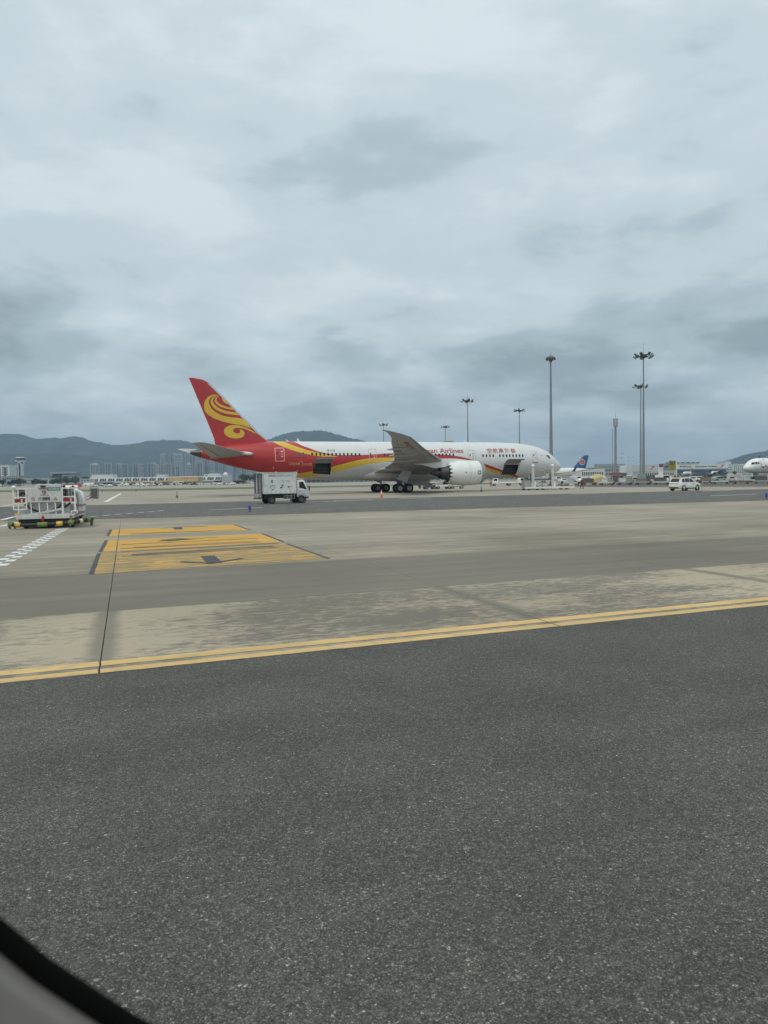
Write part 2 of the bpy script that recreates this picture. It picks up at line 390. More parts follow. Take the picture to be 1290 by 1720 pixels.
for r in range(len(rows)-1):
    v0, v1 = rows[r], rows[r+1]; me = slab_mesh(SW, v1-v0); me.materials.append(m_row[min(r, 3)])
    for k in range(-6, 8):
        if v1 <= 10.1 and not -4 <= k <= 4: continue
        o = bpy.data.objects.new('slab', me); COL.objects.link(o); o.parent = concrete_apron
        o.location = G(-3.28+SW*(k+.5), (v0+v1)/2, random.uniform(-.0015, .0015))

road = sheet('service_road', [(-300, 10), (-60, 33), (-22, 44), (-13.4, 45), (-.2, 49.6), (29.6, 59.2), (90, 84), (400, 200), (400, 330), (66, 205), (50, 186), (36, 190), (34, 160), (45, 138), (62, 122), (53, 104), (38, 97.5), (28, 95), (2.3, 85.5), (-8.1, 83), (-14, 80), (-25.5, 75), (-37, 73), (-120, 60), (-300, 40)], .004, m_road)

# painted markings (children of the pavement they lie on)
def strip(name, pts, w, z, m, parent, jit=0.0, step=.3):
    mb = MB(); vs_ = []
    for (p, q) in zip(pts[:-1], pts[1:]):
        p = Vector(p[:2]); q = Vector(q[:2]); n = max(1, int((q-p).length/step)) if jit else 1
        for i in range(n): vs_.append((p.lerp(q, i/n), (q-p).normalized()))
    vs_.append((Vector(pts[-1][:2]), (Vector(pts[-1][:2])-Vector(pts[-2][:2])).normalized()))
    L_, R_ = [], []
    for p, d in vs_:
        nrm = Vector((-d.y, d.x)); a = p+nrm*(w/2+random.uniform(-jit, jit)); b = p-nrm*(w/2+random.uniform(-jit, jit))
        L_.append((a.x, a.y, z)); R_.append((b.x, b.y, z))
    n = len(L_); mb.v = L_+R_; mb.f = [(n+i, n+i+1, i+1, i) for i in range(n-1)]
    return mb.build(name, m, parent)
def quad_mark(name, pts, z, m, parent, cut=True):
    me = poly_mesh(name, pts)
    for v in me.vertices: v.co.z = z
    if cut:
        bm = bmesh.new(); bm.from_mesh(me); nrm = Vector((B_.y, -B_.x, 0))
        p0 = Vector(G(-3.28, 0))
        for s in (-.02, .02): bmesh.ops.bisect_plane(bm, geom=bm.verts[:]+bm.edges[:]+bm.faces[:], plane_co=p0+nrm*s, plane_no=nrm)
        dead = [f for f in bm.faces if abs((f.calc_center_median()-p0).dot(nrm)) < .019]
        bmesh.ops.delete(bm, geom=dead, context='FACES'); bm.to_mesh(me); bm.free()
    return link(name, me, m, parent)
for k in range(-5, 6):      # the double yellow edge line, broken at the joints
    u0, u1 = -3.28+SW*k+.012, -3.28+SW*(k+1)-.012
    strip('yellow_edge_line', [G(u0, .105), G(u1, .105)], .20, .004, m_yline, concrete_apron, .008, .22)
    strip('yellow_edge_line', [G(u0, .475), G(u1, .475)], .25, .004, m_yline, concrete_apron, .008, .22)
S1 = [(-12.28, 34.65), (-7.32, 37.15), (-5.78, 32.81), (-10.93, 30.45)]
S2 = [(-10.17, 28.23), (-4.94, 30.58), (-3.49, 26.17), (-8.63, 23.43)]
S3 = [(-8.51, 22.99), (-3.3, 25.45), (-1.54, 20.41), (-6.74, 17.72)]
quad_mark('yellow_panel', S1[::-1], .004, m_yel, concrete_apron)
quad_mark('yellow_panel', S2[::-1], .004, m_yel, concrete_apron)
quad_mark('yellow_panel', S3[::-1], .004, m_yelw, concrete_apron)
for S in (S1, S2, S3):
    for (p, q, w, sg) in ((S[0], S[3], .12, -1), (S[1], S[2], .11, 1)):
        d = Vector((q[0]-p[0], q[1]-p[1])).normalized(); off = Vector((-d.y, d.x))*w/2*(-1 if sg < 0 else 1)*1.02
        off = off if off.x*sg > 0 else -off
        strip('black_border', [(p[0]+off.x, p[1]+off.y), (q[0]+off.x, q[1]+off.y)], w, .004, m_blk, concrete_apron, .01, .4)
for pts, w, m_ in [(((-7.38, 22.35), (-3.55, 24.62)), .26, m_blk), (((-7.5, 21.9), (-3.32, 24.16)), .15, m_blk), (((-8.05, 23.34), (-3.57, 25.75)), .12, m_blkw),
               (((-8.44, 24.49), (-4.25, 26.36)), .2, m_blkw), (((-8.19, 24.95), (-4.44, 26.86)), .12, m_blkw), (((-8.95, 26.06), (-4.66, 28.12)), .16, m_blkw),
               (((-8.1, 27.3), (-6.28, 28.9)), .14, m_blkw), (((-10.45, 31.51), (-7.33, 32.61)), .16, m_blkw), (((-10.1, 31.9), (-6.4, 33.3)), .12, m_blkw)]:
    strip('black_stroke', pts, w, .008, m_, concrete_apron, .02, .3)
quad_mark('black_stroke', [(-8.25, 27.9), (-7.67, 27.2), (-6.9, 28.15), (-7.7, 28.75)], .008, m_blkw, concrete_apron, False)
quad_mark('arrow_shaft', [(-4.55, 19.62), (-4.2, 19.8), (-4.83, 21.75), (-5.2, 21.6)], .008, m_blk, concrete_apron, False)
strip('arrow_barb', [(-5.36, 20.12), (-4.42, 19.62)], .17, .012, m_blk, concrete_apron, .01)
strip('arrow_barb', [(-4.46, 19.62), (-3.86, 20.78)], .19, .012, m_blk, concrete_apron, .01)
quad_mark('arrow_shaft', [(-9.28, 33.97), (-8.93, 34.05), (-9.44, 35.75), (-9.85, 35.6)], .008, m_blk, concrete_apron, False)
strip('arrow_barb', [(-10.21, 34.97), (-9.5, 35.75)], .18, .012, m_blk, concrete_apron, .01)
strip('arrow_barb', [(-9.5, 35.75), (-8.3, 35.9)], .18, .012, m_blk, concrete_apron, .01)
zd = Vector((-4.1, 13.2)).normalized(); zn = Vector((zd.y, -zd.x)); z0 = Vector((-9.9, 19.3))
for i in range(18):     # chequered edge line of the vehicle lane
    for j in range(2):
        p = z0+zd*(i*1.1+j*.55)+zn*(j*.26-.13)
        strip('white_dash', [p, p+zd*.55], .25, .004, m_wline, concrete_apron)
for p, q, w in [((-22.7, 45.4), (-24.2, 50.3), .3), ((-19.4, 38.8), (-20.3, 42.6), .3), ((-31.4, 86.7), (-52.6, 153.7), .5), ((-37, 74), (-40.3, 84.5), .25),
                ((-13, 56.9), (-9.6, 60.6), .25), ((-8.4, 72), (-1.2, 78.6), .3), ((-5.1, 77.6), (1, 81.1), .25), ((1.5, 81.2), (5.2, 83.2), .5), ((40, 96.4), (44.1, 97.4), .5), ((31.8, 74.6), (38.1, 78.6), .4), ((50, 133), (53.2, 128.3), .6), ((22, 90), (27, 92.5), .4)]:
    strip('white_line', [p, q], w, .008, m_wline, road, .02, .8)
for i in range(7):
    p = Vector((-18.6, 48.5)).lerp(Vector((-16.2, 57.5)), i/7); q = Vector((-18.6, 48.5)).lerp(Vector((-16.2, 57.5)), (i+.6)/7); strip('white_dash', [p, q], .25, .008, m_wline, road)
strip('yellow_edge_line', [(-60, 33.2), (-22, 44.15), (-13.4, 45.15), (-.2, 49.75), (29.6, 59.35), (90, 84.15)], .24, .008, m_yline, road, .02, .6)

# ------------------------------------------------------------------ hills, far off
m_hill = mat('wooded_hill', (.036, .048, .034), .95, var=.55, scale=.012)
def hill(name, pts, Y0, front, back, amp, seed):
    f = pchip(pts); x0, x1 = pts[0][0], pts[-1][0]; nx, ny = 480, 30; mb = MB()
    for j in range(ny+1):
        t = j/ny*2-1; y = Y0+(t*front if t < 0 else t*back)
        for i in range(nx+1):
            x = x0+(x1-x0)*i/nx; e = min(1, min(i, nx-i)/18)
            h = f(x)*(math.cos(t*math.pi/2)**1.2 if abs(t) < 1 else 0)*e
            n = mnoise.fractal(Vector((x*.004+seed, y*.004, 0)), .9, 2.0, 4)*14*amp+mnoise.noise(Vector((x*.045, y*.045, seed)))*5.0*amp+mnoise.noise(Vector((x*.15, y*.15, seed)))*4.2*amp
            mb.v.append((x+mnoise.noise(Vector((y*.01, x*.01, 5)))*30, y, max(-1, h+n*(1-abs(t))*e)-.6))
    for j in range(ny):
        for i in range(nx): a = j*(nx+1)+i; mb.f.append((a, a+1, a+nx+2, a+nx+1))
    return struct(mb.build(name, m_hill, None, 0))
hill('hill', [(-3600, 330), (-2823, 352), (-2582, 340), (-2462, 343), (-2342, 309), (-2182, 307), (-2061, 313), (-1942, 279), (-1782, 257), (-1661, 267), (-1500, 281), (-1379, 279), (-1219, 248), (-979, 208), (-800, 150)], 5200, 900, 900, 1.0, 1.3)
hill('hill', [(-2900, 120), (-2176, 146), (-1990, 154), (-1805, 158), (-1588, 149), (-1435, 125), (-1327, 101), (-1189, 60), (-1080, 20)], 4000, 600, 700, .8, 7.1)
hill('hill', [(-1000, 90), (-867, 138), (-723, 214), (-615, 259), (-544, 290), (-472, 303), (-366, 298), (-295, 283), (-154, 234), (-12, 214), (201, 158), (500, 60)], 4600, 700, 800, 1.0, 3.3)
hill('hill', [(1600, 20), (1695, 35), (1748, 58), (1783, 78), (1900, 114), (2047, 147), (2223, 160), (2600, 190), (3200, 150)], 3800, 500, 700, .8, 9.4)
# ------------------------------------------------------------------ the wide-body airliner
TH = rad(20.6); S0 = 31.3
jet = thing('airliner', 'large white airliner with red and yellow tail, parked with its cargo doors open', 'airplane', (1.2, 121.5, 0), TH)
def Q(s, t, z): return Vector((S0-s, -t, z))       # s from the nose backwards, t to the right side, z up
ztop = pchip([(0, 3.85), (.12, 4.12), (.4, 4.42), (.98, 4.92), (1.93, 5.68), (3.1, 6.46), (4.86, 7.16), (7.18, 7.62), (9.47, 7.82), (13, 7.93), (20, 7.95), (45, 7.97), (50.5, 7.97), (55.3, 7.66), (58.3, 7.28), (60.5, 6.86), (62.2, 6.5)])
zbot = pchip([(0, 3.7), (.12, 3.42), (.4, 3.18), (.9, 2.86), (1.95, 2.44), (4.3, 2.08), (7.2, 1.98), (12, 1.98), (40, 1.98), (42.2, 2.06), (46.4, 2.50), (50.07, 3.04), (53.7, 3.68), (56.2, 4.27), (59.1, 5.12), (60.5, 5.5), (62.2, 6.1)])
hwid = pchip([(0, .06), (.12, .34), (.4, .72), (1, 1.22), (2, 1.80), (3, 2.18), (5, 2.62), (7, 2.80), (9.4, 2.885), (42, 2.885), (46, 2.74), (50, 2.38), (54, 1.80), (58, 1.10), (60.5, .66), (62.2, .22)])
def side(s, z, off=0.0):
    a, b = ztop(s), zbot(s); c, h = (a+b)/2, (a-b)/2
    return hwid(s)*math.sqrt(max(0.0, 1-((z-c)/h)**2))+off
def on(s, z, off=.012):                            # a point on the right-hand skin
    a, b = ztop(s), zbot(s); c, h = (a+b)/2, (a-b)/2; w = hwid(s); t = side(s, z)
    n = Vector((t/w/w, (z-c)/h/h)); n.normalize()
    return Q(s, t+n.x*off, z+n.y*off)
# livery: boundary heights along the fuselage as curves of s
def curve_z(t, s, pts):
    n = t.nodes.new('ShaderNodeFloatCurve'); c = n.mapping.curves[0]
    n.mapping.use_clip = False
    n.mapping.extend = 'HORIZONTAL'
    pts = [(a/63, b/10) for a, b in pts]
    c.points[0].location = pts[0]; c.points[1].location = pts[-1]
    for p in pts[1:-1]: c.points.new(*p)
    for p in c.points: p.handle_type = 'AUTO_CLAMPED'
    n.mapping.update()
    t.links.new(s, n.inputs['Value']); return math_node(t, 'MULTIPLY', n.outputs[0], 10)
mL, tL, bL = pm('airliner_livery')
oc = N(tL, 'ShaderNodeTexCoord').outputs['Object']; sx = N(tL, 'ShaderNodeSeparateXYZ'); L(tL, oc, sx.inputs[0])
sN = math_node(tL, 'MULTIPLY', math_node(tL, 'SUBTRACT', S0, sx.outputs[0]), 1/63); zz = sx.outputs[2]
cA = curve_z(tL, sN, [(0, 0), (6, 1.5), (9, 2.25), (12.8, 3.33), (15.4, 4.11), (17.9, 4.82), (19.3, 5.23), (21.3, 5.62), (23.3, 5.82), (26, 5.92), (31.4, 6.06), (33.8, 5.98), (36.3, 5.84), (40.4, 5.80), (42.1, 5.97), (43.8, 6.37), (45.1, 6.87), (46, 7.22), (46.8, 7.71), (47.5, 8.2), (49, 9.3), (63, 9.9)])
cM = curve_z(tL, sN, [(0, 0), (6, 1.3), (9, 2.05), (12.8, 2.98), (15.2, 3.60), (16.9, 4.09), (19.2, 4.80), (20.2, 4.98), (22.4, 5.16), (24, 5.24), (31.5, 5.40), (33.8, 5.39), (36.2, 5.26), (38.3, 4.90), (40.4, 4.41), (42, 4.01), (44.8, 3.43), (46.9, 3.08), (50, 2.5), (54, 1.5), (63, 0)])
cN = curve_z(tL, sN, [(0, 0), (6, 1.1), (9, 1.85), (12.6, 2.61), (15, 3.16), (16.6, 3.46), (19.2, 3.98), (22.4, 4.4), (25, 4.62), (31.9, 4.78), (33.8, 4.67), (36.2, 4.38), (38.3, 3.98), (40.3, 3.50), (42, 3.15), (44.6, 2.62), (46.9, 2.30), (50, 1.8), (54, .8), (63, 0)])
cU = curve_z(tL, sN, [(0, 5.5), (40, 5.5), (41.5, 5.72), (42.8, 5.94), (44, 6.21), (45.2, 6.49), (46.9, 7.09), (48.1, 7.61), (48.8, 8.0), (50, 8.8), (63, 9.9)])
cV = curve_z(tL, sN, [(0, 5.6), (40, 5.62), (41.6, 5.58), (42.8, 5.58), (44.1, 5.70), (45.3, 5.91), (47.1, 6.36), (48.3, 6.79), (49.6, 7.38), (50.4, 7.95), (51.5, 8.8), (63, 9.9)])
gt = lambda a, b: math_node(tL, 'GREATER_THAN', a, b)
nz = noise_tex(tL, oc, .8, 6, .6)
w_ = ramp(tL, nz, [(.3, (.645, .665, .655)), (.7, (.70, .715, .705))])
belly_shaded = ramp(tL, nz, [(.3, (.50, .51, .505)), (.7, (.56, .57, .56))])  # belly white with a slight grey, mostly underside shading put into the colour
rd = ramp(tL, nz, [(.3, (.40, .026, .030)), (.7, (.44, .030, .034))])
yl = ramp(tL, nz, [(.3, (.64, .42, .035)), (.7, (.70, .465, .045))])
c = mix_col(tL, gt(zz, cN), belly_shaded, yl); c = mix_col(tL, gt(zz, cM), c, rd)
c = mix_col(tL, math_node(tL, 'MULTIPLY', gt(zz, cV), gt(cU, zz)), c, yl); c = mix_col(tL, gt(zz, cA), c, w_)
# fine streaks of grime and panel joints around the body
brk = math_node(tL, 'ABSOLUTE', math_node(tL, 'SUBTRACT', math_node(tL, 'FRACT', math_node(tL, 'MULTIPLY', sx.outputs[0], 1/4.9)), .5))
c = mix_col(tL, math_node(tL, 'MULTIPLY', math_node(tL, 'LESS_THAN', brk, .0035), .25), c, (.2, .2, .2))
L(tL, c, bL.inputs['Base Color']); bL.inputs['Roughness'].default_value = .33; bL.inputs['Coat Weight'].default_value = .25

HOLES = [(9.85, 12.6, -54, -14.8), (41.95, 44.65, -45, -8.0)]
angs = sorted(set([-180+i*7.5 for i in range(48)]+[-54, -14.8, -8.0])-{-15.0, -7.5, -52.5})
ss = sorted(set([0, .05, .12, .25, .4, .7, 1, 1.5, 2, 2.6, 3.2, 4, 5, 6, 7.2, 8.4, 9.85, 12.6, 14, 16, 20, 24, 28, 32, 36, 39, 41, 41.95, 43.3, 44.65, 46, 47.5, 49, 50.5, 52, 53.7, 55.5, 57, 58.5, 60, 60.7]))
def ring(s, grow=0.0, sc_=1.0):
    a, b = ztop(s), zbot(s); c_, h, w = (a+b)/2, (a-b)/2, hwid(s)
    return [Q(s, w*sc_*math.cos(rad(g)), c_+h*sc_*math.sin(rad(g))) for g in angs]
mb = MB(); n = len(angs)
for s in ss: mb.v += [tuple(p) for p in ring(s)]
for i in range(len(ss)-1):
    for j in range(n):
        k = (j+1) % n; g0 = angs[j]; sm = (ss[i]+ss[i+1])/2
        if any(a < sm < b and lo-.01 <= g0 and (angs[k] if k else 180) <= hi+.01 for a, b, lo, hi in HOLES): continue
        mb.f.append((i*n+j, i*n+k, (i+1)*n+k, (i+1)*n+j))
mb.f.append(tuple(range(n)))
mb.build('fuselage', mL, jet, .9)
mb = MB(); mb.loft([ring(60.7), ring(61.2), ring(61.7), ring(62.2)]); mb.build('exhaust_cone', exh, jet, .8)
# holds behind the open cargo doors, and the doors swung up
def hold(a, b, z0, z1):
    mb = MB(); d = 1.6
    O = [on(a, z0, -.02), on(b, z0, -.02), on(b, z1, -.02), on(a, z1, -.02)]; I = [Q(a, d, z0), Q(b, d, z0), Q(b, d, z1), Q(a, d, z1)]
    mb.add(O+I, [(4, 5, 6, 7)]+[(i, (i+1) % 4, 4+(i+1) % 4, 4+i) for i in range(4)])
    h = mb.build('cargo_hold', black, jet)
    nm = MB()
    for i in range(9):
        s = a+(b-a)*(i+.5)/9; nm.bar(Q(s, side(s, z0+.1)-.35, z0+.1), Q(s, side(s, z1)-.35, z1-.15), .03)
    for z in (z0+.45, z0+.95): nm.bar(Q(a+.1, side(a, z)-.35, z), Q(b-.1, side(a, z)-.35, z), .03)
    nm.build('cargo_net', dgrey, h)
def cargo_door(a, b, z1, out, up):
    mb = MB(); rings = []
    for i in range(7):
        f = i/6; t = side(a, z1)+.05+out*f; z = z1+.04+up*f+.30*math.sin(f*math.pi)*.6
        rings.append([Q(a, t, z), Q(b, t, z), Q(b, t, z+.11), Q(a, t, z+.11)])
    mb.loft(rings); dr = mb.build('cargo_door', lip_grey, jet, .6)
    lb = MB(); e = out+.05
    lb.bar(Q(a-.02, side(a, z1)+e, z1+up), Q(b+.02, side(a, z1)+e, z1+up), .09, .14); lb.build('door_edge', dgrey, dr)
    for s in (a+.12, b-.12): MB().cyl(Q(s, side(s, z1-.6)-.05, z1-.6), Q(s, side(s, z1)+out*.55, z1+up*.5), .035, n=8).build('door_strut', steel, dr)
hold(9.87, 12.58, 2.57, 4.18); cargo_door(9.85, 12.6, 4.2, 1.75, .72)
hold(41.97, 44.63, 2.93, 4.52); cargo_door(41.95, 44.65, 4.55, 1.6, .62)
# passenger doors: a proud panel with outline, window and placards
def patch(s0, s1, z0, z1, off, ns=3, nz_=8, lean=0.0):
    mb = MB()
    for j in range(nz_+1):
        for i in range(ns+1):
            z = z0+(z1-z0)*j/nz_; mb.v.append(tuple(on(s0+(s1-s0)*i/ns+lean*(j/nz_), z, off)))
    for j in range(nz_):
        for i in range(ns): a = j*(ns+1)+i; mb.f.append((a, a+1, a+ns+2, a+ns+1))
    return mb
def rr_outline(s0, s1, z0, z1, r, w, off, lean=0.0):
    def loop(d):
        P = []
        for cx, cy, a0 in ((s1-r, z1-r, 0), (s0+r, z1-r, 90), (s0+r, z0+r, 180), (s1-r, z0+r, 270)):
            for k in range(5): a = rad(a0+k*22.5); P.append((cx+(r-d)*math.cos(a), cy+(r-d)*math.sin(a)))
        Q_ = []
        for i in range(len(P)):
            p, q = P[i], P[(i+1) % len(P)]; Q_.append(p); m = int(math.hypot(q[0]-p[0], q[1]-p[1])/.25)
            for k in range(1, m+1): Q_.append((p[0]+(q[0]-p[0])*k/(m+1), p[1]+(q[1]-p[1])*k/(m+1)))
        return Q_
    A1 = loop(0); f = lambda p: tuple(on(p[0]+lean*(p[1]-z0)/(z1-z0), p[1], off))
    cx, cy = (s0+s1)/2, (z0+z1)/2; hx, hy = (s1-s0)/2, (z1-z0)/2
    B1 = [(cx+(x-cx)*(hx-w)/hx, cy+(y-cy)*(hy-w)/hy) for x, y in A1]
    mb = MB(); mb.v = [f(p) for p in A1]+[f(p) for p in B1]; k = len(A1)
    mb.f = [(i, (i+1) % k, k+(i+1) % k, k+i) for i in range(k)]; return mb
m_pink = mat('door_outline_pale', (.66, .42, .40), .5, var=.05); m_dol = mat('door_outline_grey', (.36, .30, .30), .5, var=.05)
for s0, s1, z0, z1, om, w, lean in ((6.15, 7.2, 4.5, 6.42, m_dol, .05, 0), (17.85, 19.05, 4.5, 6.52, m_dol, .05, 0), (34.72, 35.95, 4.72, 6.74, m_pink, .07, 0), (48.95, 50.35, 4.92, 6.94, m_pink, .10, 0)):
    d = patch(s0+.02, s1-.02, z0+.02, z1-.02, .006, lean=lean).build('cabin_door', mL, jet, .8)
    rr_outline(s0, s1, z0, z1, .16, w, .014, lean).build('door_outline', om, d, .8)
    sw = s1-.30; wm = MB(); k = 14
    wm.v = [tuple(on(sw+.10*math.cos(2*math.pi*i/k), z0+1.22+.19*math.sin(2*math.pi*i/k), .014)) for i in range(k)]; wm.f = [tuple(range(k))]
    wm.build('door_window', glass, d)
    pl_m = ink if om is m_dol else white
    for zc_, ww, hh in ((z0+1.48, .28, .09), (z0+1.2, .3, .03), (z0+1.0, .36, .03), (z0+.72, .16, .16)):
        hm = MB(); hm.add([on(s0+.38-ww/2, zc_-hh/2, .016), on(s0+.38+ww/2, zc_-hh/2, .016), on(s0+.38+ww/2, zc_+hh/2, .016), on(s0+.38-ww/2, zc_+hh/2, .016)], [(0, 1, 2, 3)]); hm.build('door_placard', pl_m, d)
patch(6.2, 7.15, 4.42, 4.52, .02, 2, 1).build('door_sill', lred, jet)
# cabin windows, each its own part
wz = pchip([(8, 5.62), (17, 5.66), (22, 5.78), (34, 5.82), (45, 5.97), (48, 5.99)])
def cabin_window(s, m, name='cabin_window', a=.145, b=.245, k=14, off=.010):
    z = wz(s); mb = MB()
    mb.v = [tuple(on(s+a*math.copysign(abs(math.cos(q))**.8, math.cos(q)), z+b*math.copysign(abs(math.sin(q))**.8, math.sin(q)), off)) for q in [2*math.pi*i/k for i in range(k)]]
    mb.f = [tuple(range(k))]; return mb.build(name, m, jet)
m_tint = mat('tinted_window', (.085, .105, .10), .15, var=.1)
wins = [47.48, 46.83, 46.15]+[44.84-.615*i for i in range(13)]+[33.4-.615*i for i in range(20)]+[16.43, 15.81, 15.19, 14.58, 13.36, 12.75, 12.14, 11.53, 10.92, 10.31, 9.70, 9.10]
for s in wins: cabin_window(s, m_tint if s > 45.5 else glass)
m_blank = mat('window_blank', (.66, .68, .68), .4, var=.05)
for s in (17.1, 8.5, 20.55, 19.95):
    z = wz(s); rr_outline(s-.13, s+.13, z-.23, z+.23, .12, .022, .010).build('window_plug', m_blank, jet)
# cockpit windows
ck = mat('cockpit_glass', (.06, .035, .038), .12, var=.1)
for P in ([(4.32, 5.66), (3.62, 5.10), (3.35, 5.30), (3.62, 5.74)], [(3.55, 5.06), (2.55, 4.98), (2.45, 5.45), (3.28, 5.34)]):
    mb = MB(); mb.v = [tuple(on(s, z, .014)) for s, z in P]; mb.f = [(0, 1, 2, 3)]; mb.build('cockpit_window', ck, jet)
    mb = MB(); mb.v = [(x, -y, z) for x, y, z in [tuple(on(s, z, .014)) for s, z in P]]; mb.f = [(0, 1, 2, 3)]; mb.build('cockpit_window', ck, jet)
# lettering on the right side
def fus_text(body, s_left, s_right, z0, z1, m, bold=0.0, name='lettering', cuts=5, off=.016):
    me = fit_mesh(text_mesh(body, 1, 'LEFT', bold), 0, s_left-s_right, z0, z1)
    map_mesh(me, lambda x, y: on(s_left-x, y, off), [z0+(z1-z0)*i/cuts for i in range(1, cuts)])
    return link(name, me, m, jet)
fus_text('Hainan Airlines', 28.05, 19.85, 6.07, 6.86, lred, .012)
for ch_, s_ in (('空', 15.52), ('航', 14.46), ('南', 13.40), ('海', 12.34)): fus_text(ch_, s_, s_-.88, 6.05, 6.84, lred, .010)
fus_text('B-1132', 42.42, 41.25, 6.36, 6.66, ink, .01, 'registration')
fus_text('BOEING 787-9', 48.22, 45.75, 5.40, 5.54, ink, .01)
fus_text('DREAM', 48.3, 46.75, 4.38, 4.76, gold, 0.004); fus_text('LINER', 46.28, 44.85, 4.30, 4.66, gold, 0.004)
def fus_poly(name, pts, m, off=.016):
    me = poly_mesh(name, pts); ys = [p[1] for p in pts]; a, b = min(ys), max(ys)
    map_mesh(me, lambda x, y: on(x, y, off), [a+(b-a)*i/5 for i in range(1, 5)]); return link(name, me, m, jet)
arc = [(46.62-.40*math.cos(rad(q)), 4.54+.40*math.sin(rad(q))) for q in range(-75, 110, 12)]; arc2 = [(46.60-.30*math.cos(rad(q)), 4.53+.33*math.sin(rad(q))) for q in range(108, -76, -12)]
fus_poly('crescent', arc+arc2, gold)
# small bird-and-wave emblem after the characters: a ring of curved petals
for k in range(5):
    q0 = rad(90+72*k); P = []
    for i in range(7): r = .08+.40*i/6; q = q0+.12*i; P.append((10.75+r*math.cos(q), 6.44+r*.88*math.sin(q)))
    for i in range(6, -1, -1): r = .06+.36*i/6; q = q0+.12*i+.72; P.append((10.75+r*math.cos(q), 6.44+r*.88*math.sin(q)))
    fus_poly('emblem', P, lred)
for s, z, r in ((14.6, 3.1, .09), (14.0, 2.98, .09), (13.4, 3.9, .08), (4.9, 4.1, .06), (4.85, 3.5, .07), (4.7, 3.0, .06), (47.0, 3.55, .07), (50.5, 4.0, .09)):
    k = 10; mb = MB(); mb.v = [tuple(on(s+r*math.cos(2*math.pi*i/k), z+r*math.sin(2*math.pi*i/k), .012)) for i in range(k)]; mb.f = [tuple(range(k))]; mb.build('service_port', ink if s < 40 else white, jet)
patch(5.05, 5.45, 5.62, 5.68, .014, 2, 1).build('placard', lred, jet)
# belly fairing between the wings
mb = MB(); rg = []
for i in range(25):
    s = 19.0+20.5*i/24; f = math.sin(math.pi*i/24)**.55 if 0 < i < 24 else .02
    r = []
    for j in range(28):
        q = 2*math.pi*j/28; cx, cz = math.cos(q), math.sin(q)
        r.append(Q(s, 3.12*max(f, .3 if 0 < i < 24 else .02)*math.copysign(abs(cx)**.72, cx)*(.985), 3.05+(1.33 if cz < 0 else 1.05)*f*math.copysign(abs(cz)**.8, cz)))
    rg.append(r)
mb.loft(rg); mb.build('belly_fairing', mat('fairing_white', (.58, .59, .58), .38, var=.06, scale=.5, coat=.2), jet, 1.0)
# ---- wings
WST = [  # t, s of leading edge, s of trailing edge, z leading, z trailing, thickness ratio
 (2.2, 21.2, 35.0, 3.50, 3.12, .135), (4.5, 23.0, 35.0, 3.78, 3.40, .13), (7.2, 25.1, 34.9, 4.28, 3.86, .12), (10, 27.1, 34.9, 4.78, 4.42, .11),
 (15, 30.7, 36.5, 5.38, 5.02, .10), (20, 34.4, 38.7, 6.15, 5.78, .095), (24, 37.3, 40.5, 6.92, 6.62, .09), (26, 38.75, 41.2, 7.24, 6.98, .085), (27.4, 40.3, 41.95, 7.48, 7.30, .08), (28.8, 42.2, 42.9, 7.68, 7.60, .08), (29.7, 43.55, 43.85, 7.82, 7.80, .08)]
AF = [(0, 0), (.02, .30), (.08, .62), (.2, .92), (.38, 1.0), (.6, .80), (.8, .42), (1, .04)]
def wing_ring(st, sg):
    t, sl, st_, zl, zt, th = st; ch = st_-sl; up = []; lo = []
    for x, y in AF:
        z = zl+(zt-zl)*x; hh = y*ch*th/2
        up.append(Q(sl+ch*x, sg*t, z+hh*1.15)); lo.append(Q(sl+ch*x, sg*t, z-hh*.85))
    return up+lo[::-1][0:-1]
wing_cp = lambda t: [(a[0], *[a[i]+(b[i]-a[i])*(t-a[0])/(b[0]-a[0]) for i in range(1, 6)]) for a, b in zip(WST[:-1], WST[1:]) if a[0] <= t <= b[0]][0]
